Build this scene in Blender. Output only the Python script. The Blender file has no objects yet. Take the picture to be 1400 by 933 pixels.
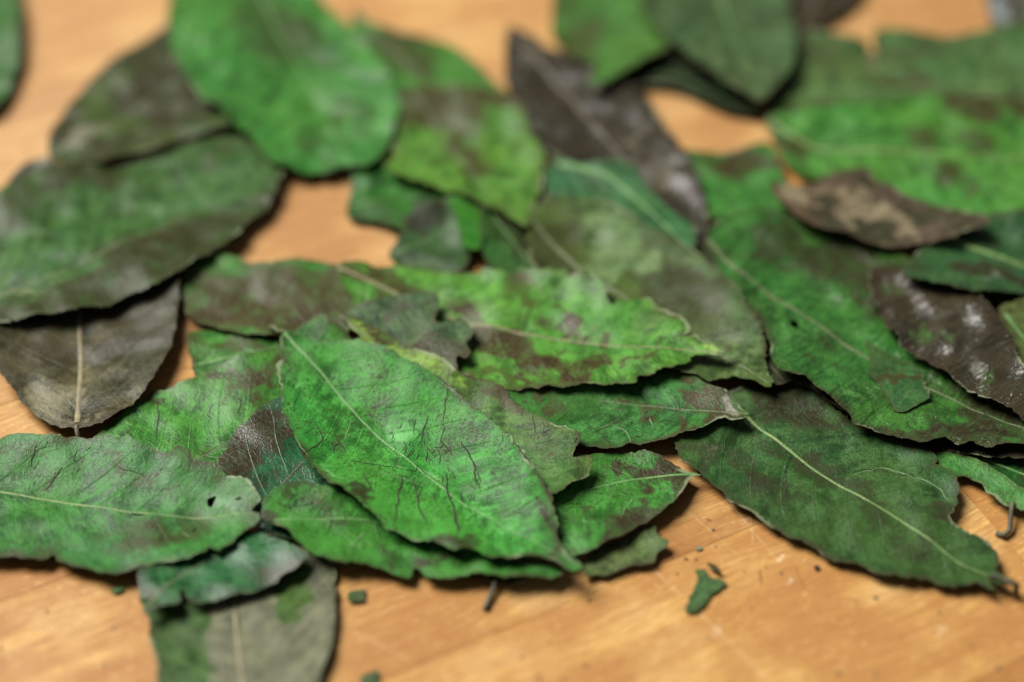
import bpy, math, random
import numpy as np
from mathutils import Vector, geometry
random.seed(7); RNG = np.random.RandomState(11)
scene = bpy.context.scene
col = scene.collection

# ------------------------------------------------------------------ camera
ELEV = math.radians(45.0); LENS = 70.0; SENSOR = 36.0; DIST = 0.392
PW, PH = 1400.0, 933.0
CAM = np.array([0.0, -DIST * math.cos(ELEV), DIST * math.sin(ELEV)])
FWD = np.array([0.0, math.cos(ELEV), -math.sin(ELEV)])
UPV = np.array([0.0, math.sin(ELEV), math.cos(ELEV)])
RGT = np.array([1.0, 0.0, 0.0])
def unproj(px, py, z=0.0):
    """photo pixel -> point on the horizontal plane at height z"""
    px = np.asarray(px, float); py = np.asarray(py, float)
    a = (px - PW / 2) / PW * SENSOR / LENS
    b = -(py - PH / 2) / PW * SENSOR / LENS
    d = FWD[None, :] + a[:, None] * RGT[None, :] + b[:, None] * UPV[None, :]
    t = (np.asarray(z, float) - CAM[2]) / d[:, 2]
    return CAM[None, :2] + d[:, :2] * t[:, None]
def unp(p, z=0.0):
    return unproj([p[0]], [p[1]], z)[0]
cd = bpy.data.cameras.new('camera'); cam = bpy.data.objects.new('camera', cd); col.objects.link(cam)
cam.location = CAM; cam.rotation_euler = (math.pi / 2 - ELEV, 0, 0)
cd.lens = LENS; cd.sensor_width = SENSOR; cd.clip_start = 0.01; cd.clip_end = 50
cd.dof.use_dof = True
fp = unp((640, 612), 0.003); cd.dof.focus_distance = float(np.dot(np.array([fp[0], fp[1], 0.003]) - CAM, FWD))
cd.dof.aperture_fstop = 3.9
scene.camera = cam

# ------------------------------------------------------------------ light
w = bpy.data.worlds.new('World'); scene.world = w; w.use_nodes = True
bg = w.node_tree.nodes['Background']; bg.inputs[0].default_value = (0.95, 0.98, 1.0, 1); bg.inputs[1].default_value = 0.09
def area(name, loc, target, size, power, colr):
    l = bpy.data.lights.new(name, 'AREA'); l.shape = 'SQUARE'; l.size = size; l.energy = power; l.color = colr
    o = bpy.data.objects.new(name, l); col.objects.link(o); o.location = loc
    o.rotation_euler = (Vector(target) - Vector(loc)).to_track_quat('-Z', 'Y').to_euler(); return o
area('window_light', (-1.32, 0.84, 2.05), (0, 0.02, 0), 1.35, 148.0, (1.0, 0.97, 0.92))
scene.view_settings.view_transform = 'Standard'; scene.view_settings.look = 'None'
scene.view_settings.exposure = 0.0; scene.view_settings.gamma = 1.0
scene.view_settings.use_curve_mapping = False

# ------------------------------------------------------------------ node helpers
class NT:
    def __init__(s, name):
        s.m = bpy.data.materials.new(name); s.m.use_nodes = True; s.t = s.m.node_tree
        s.n = s.t.nodes; s.b = s.n['Principled BSDF']
    def node(s, typ, **kw):
        n = s.n.new(typ)
        for k, v in kw.items(): setattr(n, k, v)
        return n
    def put(s, sock, v):
        if v is None: return
        if hasattr(v, 'is_output'): s.t.links.new(v, sock)
        else: sock.default_value = v
    def math(s, op, a, b=None, c=None, clamp=False):
        n = s.node('ShaderNodeMath', operation=op, use_clamp=clamp)
        for i, v in enumerate((a, b, c)): s.put(n.inputs[i], v)
        return n.outputs[0]
    def vmath(s, op, a, b=None, scale=None):
        n = s.node('ShaderNodeVectorMath', operation=op); s.put(n.inputs[0], a); s.put(n.inputs[1], b)
        if scale is not None: s.put(n.inputs['Scale'], scale)
        return n.outputs['Value'] if op in ('LENGTH', 'DOT_PRODUCT', 'DISTANCE') else n.outputs[0]
    def noise(s, vec, scale, detail=4, rough=.55, dist=0.0, color=False):
        n = s.node('ShaderNodeTexNoise'); s.put(n.inputs['Vector'], vec); s.put(n.inputs['Scale'], scale)
        n.inputs['Detail'].default_value = detail; n.inputs['Roughness'].default_value = rough; n.inputs['Distortion'].default_value = dist
        return n.outputs[1 if color else 0]
    def voro(s, vec, scale, feature='F1', rnd=1.0):
        n = s.node('ShaderNodeTexVoronoi', feature=feature); s.put(n.inputs['Vector'], vec); s.put(n.inputs['Scale'], scale)
        n.inputs['Randomness'].default_value = rnd
        return n.outputs['Distance']
    def ramp(s, f, lo, hi, a=0.0, b=1.0, smooth=True):
        n = s.node('ShaderNodeMapRange', interpolation_type='SMOOTHSTEP' if smooth else 'LINEAR', clamp=True) if smooth else s.node('ShaderNodeMapRange', clamp=True)
        s.put(n.inputs[0], f); s.put(n.inputs[1], lo); s.put(n.inputs[2], hi); s.put(n.inputs[3], a); s.put(n.inputs[4], b)
        return n.outputs[0]
    def mix(s, f, a, b, mode='MIX'):
        n = s.node('ShaderNodeMix', data_type='RGBA', blend_type=mode); s.put(n.inputs[0], f); s.put(n.inputs[6], a); s.put(n.inputs[7], b)
        return n.outputs[2]
    def attr(s, name, out='Fac'):
        n = s.node('ShaderNodeAttribute'); n.attribute_name = name; return n.outputs[out]
    def bump(s, h, strength, dist, normal=None):
        n = s.node('ShaderNodeBump'); s.put(n.inputs['Height'], h); n.inputs['Strength'].default_value = strength; n.inputs['Distance'].default_value = dist
        if normal is not None: s.put(n.inputs['Normal'], normal)
        return n.outputs[0]
    def sep(s, v):
        n = s.node('ShaderNodeSeparateXYZ'); s.put(n.inputs[0], v); return n.outputs
    def comb(s, x, y, z):
        n = s.node('ShaderNodeCombineXYZ'); s.put(n.inputs[0], x); s.put(n.inputs[1], y); s.put(n.inputs[2], z); return n.outputs[0]

def rgb(c): return (c[0], c[1], c[2], 1.0)

# ------------------------------------------------------------------ leaf material
def leaf_material():
    M = NT('dried_leaf_blade'); m = M.math
    L = M.sep(M.attr('lc', 'Vector')); U, S, D = L[0], L[1], L[2]   # mm along midrib, mm from midrib, mm from margin
    P = M.attr('pos', 'Vector')                                     # leaf-local millimetres, offset per leaf
    K = M.sep(M.attr('mk', 'Vector')); brown, pale, nlow = K[0], K[1], K[2]
    K2 = M.sep(M.attr('mk2', 'Vector')); t, wear, gate = K2[0], K2[1], K2[2]
    K3 = M.sep(M.attr('mk3', 'Vector')); roughadd, wrinkle, gate2 = K3[0], K3[1], K3[2]
    cg = M.attr('cg', 'Color'); cb = M.mix(1.0, M.attr('cb', 'Color'), (0.80, 0.86, 0.84, 1), 'MULTIPLY'); cp = M.attr('cp', 'Color')
    n_mid = M.noise(P, 0.30, 4, .65, .3); n_fine = M.noise(P, 1.5, 4, .65); n_mic = M.noise(P, 6.5, 2, .6)
    aS = m('ABSOLUTE', S)
    st = M.noise(M.comb(m('MULTIPLY', t, 0.55), m('MULTIPLY', aS, 0.13), m('MULTIPLY', nlow, 3.0)), 1.0, 3, .6)   # streaks along the side veins
    ph = m('ABSOLUTE', m('SUBTRACT', m('FRACT', m('DIVIDE', t, 7.2)), 0.5))
    vein = m('MULTIPLY', M.ramp(ph, 0.0, 0.030, 1.0, 0.0), M.ramp(D, 0.8, 5.0, 0.0, 1.0))
    netA = M.voro(P, 0.75, 'DISTANCE_TO_EDGE'); netB = M.voro(P, 2.6, 'DISTANCE_TO_EDGE')
    nA = M.ramp(netA, 0.0, 0.12, 1.0, 0.0); nB = M.ramp(netB, 0.0, 0.10, 1.0, 0.0)
    def mul(c, k): return M.mix(1.0, c, (k[0], k[1], k[2], 1), 'MULTIPLY')
    mott = m('ADD', m('MULTIPLY', n_mid, 0.5), m('MULTIPLY', st, 0.5))
    g = M.mix(M.ramp(mott, 0.40, 0.61), mul(cg, (0.36, 0.32, 0.34)), mul(cg, (1.28, 1.16, 1.05)))
    g = M.mix(M.ramp(nlow, 0.50, 0.80, 0.0, 0.6), g, mul(cg, (1.35, 1.0, 0.75)))
    g = M.mix(M.ramp(nlow, 0.20, 0.48, 0.5, 0.0), g, mul(cg, (0.78, 0.96, 0.95)))
    g = M.mix(M.ramp(n_fine, 0.38, 0.58, 0.55, 0.0), g, mul(cg, (0.42, 0.38, 0.42)))
    g = M.mix(m('MULTIPLY', m('MAXIMUM', nA, m('MULTIPLY', nB, 0.6)), m('MULTIPLY', M.ramp(n_mid, .35, .62), 0.42)), g, mul(cg, (2.2, 1.45, 1.9)))
    # brown staining, passing through olive at its border
    bn = m('ADD', m('MULTIPLY', m('SUBTRACT', mott, 0.5), 1.35), m('MULTIPLY', m('SUBTRACT', n_fine, 0.5), 1.5))
    bb = m('ADD', m('ADD', brown, bn), m('MULTIPLY', M.ramp(D, 0.0, 3.5, 0.34, 0.0), gate2))
    cbv = M.mix(M.ramp(n_fine, 0.3, 0.7), mul(cb, (0.42, 0.40, 0.30)), mul(cb, (1.10, 1.04, 0.80)))
    cbv = M.mix(M.ramp(n_mid, 0.45, 0.68, 0.0, 0.5), cbv, M.mix(0.6, cb, cg))
    oliv = M.mix(0.5, mul(cg, (0.90, 0.50, 0.55)), mul(cb, (0.85, 0.95, 0.8)))
    c = M.mix(M.ramp(bb, 0.18, 0.55, 0.0, 0.92), g, oliv)
    bm = M.ramp(bb, 0.40, 0.80); c = M.mix(bm, c, cbv)
    spk = m('MULTIPLY', M.ramp(m('ADD', n_fine, m('MULTIPLY', gate, 0.16)), 0.675, 0.735), M.ramp(wear, -0.4, 0.4, 0.35, 1.0))
    c = M.mix(m('MULTIPLY', spk, 0.75), c, mul(cb, (0.75, 0.62, 0.55)))
    # pale, skinned places
    pn = M.ramp(m('ADD', pale, m('MULTIPLY', bn, 0.8)), 0.25, 0.95, 0.0, 0.94)
    cpv = M.mix(M.ramp(mott, 0.36, 0.64), mul(cp, (0.62, 0.64, 0.62)), mul(cp, (1.22, 1.18, 1.12)))
    c = M.mix(pn, c, cpv)
    vp = m('MULTIPLY', vein, M.ramp(gate2, 0.35, 0.70, 0.05, 0.34))
    c = M.mix(vp, c, mul(c, (2.2, 1.9, 2.0)))
    # whitish rubs
    rub = M.noise(M.vmath('MULTIPLY', P, (1.0, 0.35, 1.0)), 1.3, 5, .78, 1.2)
    rubm = m('MULTIPLY', M.ramp(rub, 0.55, 0.70), M.ramp(gate, 0.38, 0.66))
    c = M.mix(m('MULTIPLY', rubm, 0.34), c, M.mix(0.4, mul(cg, (2.4, 1.8, 2.4)), (0.26, 0.40, 0.24, 1)))
    # dark pin creases
    ds = M.voro(M.vmath('MULTIPLY', P, (0.85, 0.36, 0.5)), 1.0, 'DISTANCE_TO_EDGE')
    ds = m('ADD', ds, m('MULTIPLY', m('SUBTRACT', n_fine, 0.5), 0.10))
    crk = m('MULTIPLY', M.ramp(m('ABSOLUTE', ds), 0.0, 0.075, 1.0, 0.0), M.ramp(m('ADD', gate2, m('MULTIPLY', wear, 0.10)), 0.62, 0.72))
    c = M.mix(m('MULTIPLY', crk, 0.55), c, (0.030, 0.024, 0.016, 1))
    # dry margin
    rimn = m('ADD', D, m('MULTIPLY', m('SUBTRACT', n_fine, 0.5), 1.2))
    rim = M.ramp(m('SUBTRACT', rimn, m('MULTIPLY', m('SUBTRACT', gate2, 0.5), 1.2)), 0.08, 0.45, 1.0, 0.0)
    rimc = M.mix(M.ramp(gate, 0.56, 0.70), (0.055, 0.044, 0.024, 1), (0.25, 0.28, 0.17, 1))
    c = M.mix(m('MULTIPLY', M.ramp(rimn, 0.2, 1.6, 0.35, 0.0), 1.0), c, oliv)
    c = M.mix(m('MULTIPLY', rim, 0.62), c, rimc)
    M.put(M.b.inputs['Base Color'], c)
    r = M.ramp(mott, 0.35, 0.65, 0.25, 0.36); r = m('ADD', r, m('MULTIPLY', rubm, 0.10)); r = m('ADD', r, M.ramp(n_fine, .35, .65, -.06, .08))
    M.put(M.b.inputs['Roughness'], m('ADD', r, roughadd)); M.put(M.b.inputs['Specular IOR Level'], m('ADD', 0.18, m('MULTIPLY', roughadd, -2.7), clamp=True))
    h = m('ADD', m('MULTIPLY', vein, 0.09), m('MULTIPLY', nA, 0.03))
    h = m('ADD', h, m('MULTIPLY', n_fine, 0.10)); h = m('ADD', h, m('MULTIPLY', n_mic, 0.025))
    wr = M.noise(M.vmath('MULTIPLY', P, (0.55, 0.10, 0.3)), 1.0, 3, .55, .6)
    h = m('ADD', h, m('MULTIPLY', wr, wrinkle))
    M.put(M.b.inputs['Normal'], M.bump(h, 0.8, 0.001))
    return M.m
LEAF = leaf_material()

def rib_material(name, a, b, rough=.5):
    M = NT(name); g = M.node('ShaderNodeNewGeometry').outputs['Position']
    n = M.noise(g, 420.0, 4, .6); n2 = M.noise(g, 2400.0, 3, .6)
    M.put(M.b.inputs['Base Color'], M.mix(M.ramp(n2, .3, .7, 0.0, 0.4), M.mix(M.ramp(n, .38, .62), rgb(a), rgb(b)), rgb([x * .5 for x in a])))
    M.b.inputs['Roughness'].default_value = rough
    M.put(M.b.inputs['Normal'], M.bump(n2, 0.5, 0.0003)); return M.m
RIB = {'pale': rib_material('pale_midrib', (0.12, 0.22, 0.055), (0.22, 0.31, 0.095)),
       'green': rib_material('green_midrib', (0.07, 0.21, 0.04), (0.15, 0.29, 0.085)),
       'olive': rib_material('olive_midrib', (0.075, 0.105, 0.036), (0.135, 0.16, 0.062)),
       'tan': rib_material('tan_midrib', (0.20, 0.165, 0.085), (0.30, 0.25, 0.14)),
       'brown': rib_material('brown_midrib', (0.07, 0.055, 0.032), (0.13, 0.10, 0.06))}
CREASE = rib_material('dark_crease', (0.014, 0.012, 0.007), (0.034, 0.026, 0.015), .85)
SCRATCH = rib_material('pale_scratch', (0.14, 0.29, 0.10), (0.26, 0.38, 0.19), .6)
STEM = rib_material('dry_stem', (0.055, 0.055, 0.032), (0.13, 0.115, 0.066), .6)

# ------------------------------------------------------------------ tabletop of glued staves
ja = unp((893, 776)); jb = unp((1078, 699)); ANG = math.atan2(jb[1] - ja[1], jb[0] - ja[0])
ca, sa = math.cos(ANG), math.sin(ANG)
def to_board(p): d = (p[0] - ja[0], p[1] - ja[1]); return (d[0] * ca + d[1] * sa, -d[0] * sa + d[1] * ca)
def wood_material():
    M = NT('beech_stave'); m = M.math
    oi = M.node('ShaderNodeObjectInfo'); rnd = oi.outputs['Random']
    tc = M.node('ShaderNodeTexCoord').outputs['Object']
    P = M.vmath('SCALE', tc, None, 1000.0)                                # millimetres, x along the grain
    P = M.vmath('ADD', P, M.comb(m('MULTIPLY', rnd, 900.0), m('MULTIPLY', rnd, 517.0), 0.0))
    warp = M.vmath('SCALE', M.vmath('SUBTRACT', M.noise(M.vmath('MULTIPLY', P, (.012, .03, .03)), 1.0, 2, .5, color=True), (0.5, 0.5, 0.5)), None, 16.0)
    Q = M.vmath('ADD', P, warp)
    band = M.noise(M.vmath('MULTIPLY', Q, (.010, .16, .1)), 1.0, 4, .55)
    fine = M.noise(M.vmath('MULTIPLY', Q, (.06, 1.7, .5)), 1.0, 4, .6)
    fib = M.noise(M.vmath('MULTIPLY', Q, (.22, 5.5, 1.0)), 1.0, 3, .6)
    blot = M.noise(P, 0.035, 4, .6)
    pore = M.voro(M.vmath('MULTIPLY', Q, (.42, 2.6, 1.0)), 1.0, 'F1')
    porem = m('MULTIPLY', M.ramp(pore, 0.06, 0.20, 1.0, 0.0), M.ramp(M.noise(P, 0.3, 2), 0.45, 0.62))
    fleck = M.ramp(M.noise(M.vmath('MULTIPLY', Q, (.55, 2.2, 1.0)), 1.0, 2, .5), 0.60, 0.72)
    c = M.mix(M.ramp(band, 0.38, 0.62), (0.50, 0.245, 0.062, 1), (0.74, 0.440, 0.140, 1))
    c = M.mix(M.ramp(fine, 0.38, 0.62, 0.75, 0.0), c, (0.42, 0.185, 0.055, 1))
    c = M.mix(M.ramp(blot, 0.40, 0.58, 0.80, 0.0), c, (0.42, 0.185, 0.055, 1))
    c = M.mix(M.ramp(blot, 0.50, 0.66, 0.0, 0.45), c, (0.80, 0.53, 0.25, 1))
    c = M.mix(M.ramp(fib, 0.40, 0.66, 0.55, 0.0), c, (0.30, 0.115, 0.035, 1))
    c = M.mix(m('MULTIPLY', fleck, 0.40), c, (0.80, 0.52, 0.24, 1))
    c = M.mix(m('MULTIPLY', porem, 0.75), c, (0.20, 0.075, 0.028, 1))
    c = M.mix(1.0, c, M.mix(M.attr_tone(), (0.70, 0.66, 0.64, 1), (0.97, 1.02, 0.92, 1)), 'MULTIPLY')
    c = M.mix(M.attr_pale(), c, M.mix(M.ramp(fine, .3, .7), (0.62, 0.42, 0.22, 1), (0.74, 0.56, 0.35, 1)))
    # marks that lie where the photograph shows them, in table millimetres
    G = M.vmath('SCALE', M.node('ShaderNodeNewGeometry').outputs['Position'], None, 1000.0)
    gx = M.sep(G); G2 = M.comb(gx[0], gx[1], 0.0)
    jit = M.vmath('SCALE', M.vmath('SUBTRACT', M.noise(G2, 0.9, 4, .65, color=True), (0.5, 0.5, 0.5)), None, 1.6)
    brk = M.ramp(M.noise(G2, 0.55, 4, .7), 0.36, 0.58)
    def seg(a, b, w, strength, colr, c, soft=1.6, breakup=True):
        A = unp(a) * 1000; B = unp(b) * 1000; ab = B - A; l2 = float(ab @ ab) + 1e-6
        Gj = M.vmath('ADD', G2, M.vmath('SCALE', jit, None, min(1.3, w * 1.8)))
        rel = M.vmath('SUBTRACT', Gj, (A[0], A[1], 0))
        tt = m('DIVIDE', M.vmath('DOT_PRODUCT', rel, (ab[0], ab[1], 0)), l2, clamp=True)
        dd = M.vmath('LENGTH', M.vmath('SUBTRACT', rel, M.vmath('SCALE', M.comb(ab[0], ab[1], 0.0), None, tt)))
        k = M.ramp(dd, w * .35, w * soft, 1.0, 0.0)
        if breakup: k = m('MULTIPLY', k, brk)
        return M.mix(m('MULTIPLY', k, strength), c, colr)
    pl = (0.86, 0.66, 0.40, 1); dk = (0.16, 0.055, 0.025, 1); br = (0.30, 0.12, 0.045, 1)
    for a, b, wd, st in [(q0, q1, q2, q3 * .6) for q0, q1, q2, q3 in [((885, 770), (960, 842), .14, .5), ((958, 840), (1045, 925), .18, .45), ((868, 778), (905, 806), .15, .45), ((1018, 640), (1030, 745), .10, .5),
                         ((1000, 690), (1065, 770), .12, .45), ((468, 856), (560, 902), .2, .35), ((1000, 715), (1090, 692), .2, .4), ((930, 690), (1010, 760), .1, .4),
                         ((620, 830), (720, 905), .12, .2), ((60, 800), (120, 840), .12, .25), ((845, 760), (905, 700), .1, .35), ((1200, 835), (1290, 900), .15, .2)]]:
        c = seg(a, b, wd, st, pl, c)
    for a, r, st in [((1078, 801), .35, .7), ((978, 868), .6, .35), ((1066, 768), .40, .5), ((1285, 868), .7, .25)]:
        c = seg(a, (a[0] + 3, a[1] - 8), r, st, (0.80, 0.68, 0.48, 1), c)
    for a, b, wd, st in [((1039, 780), (1041, 800), .16, .8), ((1088, 776), (1100, 806), .12, .5), ((1024, 815), (1028, 835), .15, .4), ((801, 911), (801, 912), .55, .85), ((713, 899), (714, 900), .4, .5),
                         ((735, 926), (737, 927), .5, .6), ((770, 927), (771, 928), .5, .5), ((968, 711), (971, 712), .3, .8), ((905, 905), (905, 907), .4, .3)]:
        c = seg(a, b, wd, st, dk, c, breakup=False)
    M.put(M.b.inputs['Base Color'], c)
    M.put(M.b.inputs['Roughness'], M.ramp(fine, .3, .7, .50, .38)); M.b.inputs['Specular IOR Level'].default_value = 0.22
    h = m('ADD', m('MULTIPLY', fib, 0.10), m('MULTIPLY', fine, 0.12)); h = m('SUBTRACT', h, m('MULTIPLY', porem, 0.15))
    M.put(M.b.inputs['Normal'], M.bump(h, 0.6, 0.0008))
    return M.m
def _attr_tone(s):
    n = s.node('ShaderNodeAttribute', attribute_type='OBJECT'); n.attribute_name = 'tone'; return n.outputs['Fac']
NT.attr_tone = _attr_tone
def _attr_pale(s):
    n = s.node('ShaderNodeAttribute', attribute_type='OBJECT'); n.attribute_name = 'painted_sheen'; return n.outputs['Fac']
NT.attr_pale = _attr_pale
WOOD = wood_material()

def new_obj(name, verts, faces, mat, parent=None, smooth=None, loc=None):
    me = bpy.data.meshes.new(name); me.from_pydata([tuple(v) for v in verts], [], faces); me.update()
    me.materials.append(mat); o = bpy.data.objects.new(name, me); col.objects.link(o)
    if parent is not None: o.parent = parent
    if loc is not None: o.location = loc
    if smooth is not None:
        me.polygons.foreach_set('use_smooth', np.full(len(me.polygons), smooth, dtype=bool) if np.isscalar(smooth) else smooth)
    return o
table = bpy.data.objects.new('tabletop', None); col.objects.link(table)
table['kind'] = 'structure'; table['label'] = 'worn honey coloured tabletop of glued wooden staves'
table.location = (ja[0], ja[1], 0); table.rotation_euler = (0, 0, ANG)
SW = 0.0455; TH = 0.022; BV = 0.00010
def stave(x0, x1, y0, y1, tone):
    X = (x1 - x0) / 2; Y = (y1 - y0) / 2; g = 0.00001
    v = []
    for (ix, z) in ((g + BV, 0.0), (g, -BV), (g, -TH)):
        v += [(-X + ix, -Y + ix, z), (X - ix, -Y + ix, z), (X - ix, Y - ix, z), (-X + ix, Y - ix, z)]
    f = [(0, 1, 2, 3), (11, 10, 9, 8)]
    for k in (0, 4):
        for i in range(4): j = (i + 1) % 4; f.append((k + i, k + 4 + i, k + 4 + j, k + j))
    o = new_obj('stave', v, f, WOOD, table, False, ((x0 + x1) / 2, (y0 + y1) / 2, 0)); o['tone'] = tone; return o
rows = range(-8, 10)
for r in rows:
    y0 = r * SW; rr = random.Random(r * 31 + 5)
    cuts = [0.0] if r == 0 else [rr.uniform(-.12, .12)]
    while cuts[-1] < 0.42: cuts.append(cuts[-1] + rr.uniform(.20, .34))
    while cuts[0] > -0.52: cuts.insert(0, cuts[0] - rr.uniform(.20, .34))
    for a, b in zip(cuts[:-1], cuts[1:]):
        tone = rr.uniform(.45, .95)
        if r == 0: tone = 0.40 if a >= -1e-6 else 0.70
        if r == -1: tone = 0.95
        if r == -2: tone = 0.50
        o = stave(a, b, y0, y0 + SW, tone); o['painted_sheen'] = rr.uniform(.10, .22) if r >= 2 else rr.uniform(.0, .05)  # far staves creamier: window sheen mixed into their colour

# ------------------------------------------------------------------ height field the leaves settle on
GS = 0.0006; GX0, GY0 = -0.30, -0.24; NX, NY = 1000, 940
H = np.zeros((NY, NX))
def vnoise(x, y, seed):
    xi = np.floor(x).astype(int); yi = np.floor(y).astype(int); fx = x - xi; fy = y - yi
    fx = fx * fx * (3 - 2 * fx); fy = fy * fy * (3 - 2 * fy)
    def hsh(a, b):
        n = (a * 374761393 + b * 668265263 + int(seed) * 974711) & 0x7fffffff
        n = ((n ^ (n >> 13)) * 1274126177) & 0x7fffffff; n = n ^ (n >> 16)
        return (n & 0xffff) / 65535.0
    return (hsh(xi, yi) * (1 - fx) + hsh(xi + 1, yi) * fx) * (1 - fy) + (hsh(xi, yi + 1) * (1 - fx) + hsh(xi + 1, yi + 1) * fx) * fy
def boxblur(a, r):
    for ax in (0, 1):
        c = np.cumsum(np.pad(a, [(r + 1, r) if k == ax else (0, 0) for k in (0, 1)], mode='edge'), axis=ax)
        n = a.shape[ax]; sl = [slice(None)] * 2; s2 = [slice(None)] * 2
        sl[ax] = slice(2 * r + 1, 2 * r + 1 + n); s2[ax] = slice(0, n)
        a = (c[tuple(sl)] - c[tuple(s2)]) / (2 * r + 1)
    return a
def gblur(a, r): return boxblur(boxblur(boxblur(a, r), r), r)
def maxf(a, r):
    for ax in (0, 1):
        out = a.copy()
        for k in range(1, r + 1):
            for sgn in (-1, 1): out = np.maximum(out, np.roll(a, sgn * k, axis=ax))
        a = out
    return a
def inpoly(x, y, poly):
    c = np.zeros(x.shape, bool); n = len(poly); j = n - 1
    for i in range(n):
        xi, yi = poly[i]; xj, yj = poly[j]
        if yi != yj:
            k = (yi > y) != (yj > y)
            c ^= k & (x < (xj - xi) * (y - yi) / (yj - yi) + xi)
        j = i
    return c
def catmull(P, closed, step):
    P = np.asarray(P, float); n = len(P); out = []
    for i in range(n if closed else n - 1):
        p0 = P[(i - 1) % n] if closed or i > 0 else P[i]; p1 = P[i]; p2 = P[(i + 1) % n]
        p3 = P[(i + 2) % n] if closed or i + 2 < n else P[(i + 1) % n]
        k = max(1, int(np.linalg.norm(p2 - p1) / step)); t = (np.arange(k) / k)[:, None]
        T = .42
        m1 = T * (p2 - p0); m2 = T * (p3 - p1)
        lim = np.linalg.norm(p2 - p1) * 1.2
        for mm in (m1, m2):
            l = np.linalg.norm(mm)
            if l > lim: mm *= lim / l
        out.append((2 * t**3 - 3 * t**2 + 1) * p1 + (t**3 - 2 * t**2 + t) * m1 + (-2 * t**3 + 3 * t**2) * p2 + (t**3 - t**2) * m2)
    if not closed: out.append(P[-1:])
    return np.concatenate(out)
def fbm(x, y, seed, oct=4):
    r = 0; a = .5; tot = 0
    for k in range(oct): r = r + a * vnoise(x * 2**k + 17.3 * k, y * 2**k + 5.1 * k, seed + k * 7); tot += a; a *= .55
    return r / tot
def polydist(x, y, pl, closed):
    """distance, arc length at foot, signed distance"""
    n = len(pl); best = np.full(x.shape, 1e9); ub = np.zeros(x.shape); sg = np.zeros(x.shape); acc = 0.0
    for i in range(n if closed else n - 1):
        a = pl[i]; b = pl[(i + 1) % n]; ab = b - a; l2 = ab @ ab
        if l2 < 1e-14: continue
        t = np.clip(((x - a[0]) * ab[0] + (y - a[1]) * ab[1]) / l2, 0, 1)
        dx = x - a[0] - t * ab[0]; dy = y - a[1] - t * ab[1]; d = np.hypot(dx, dy); l = math.sqrt(l2)
        k = d < best; best = np.where(k, d, best); ub = np.where(k, acc + t * l, ub)
        sg = np.where(k, np.sign(ab[0] * (y - a[1]) - ab[1] * (x - a[0])), sg); acc += l
    return best, ub, sg

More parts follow.
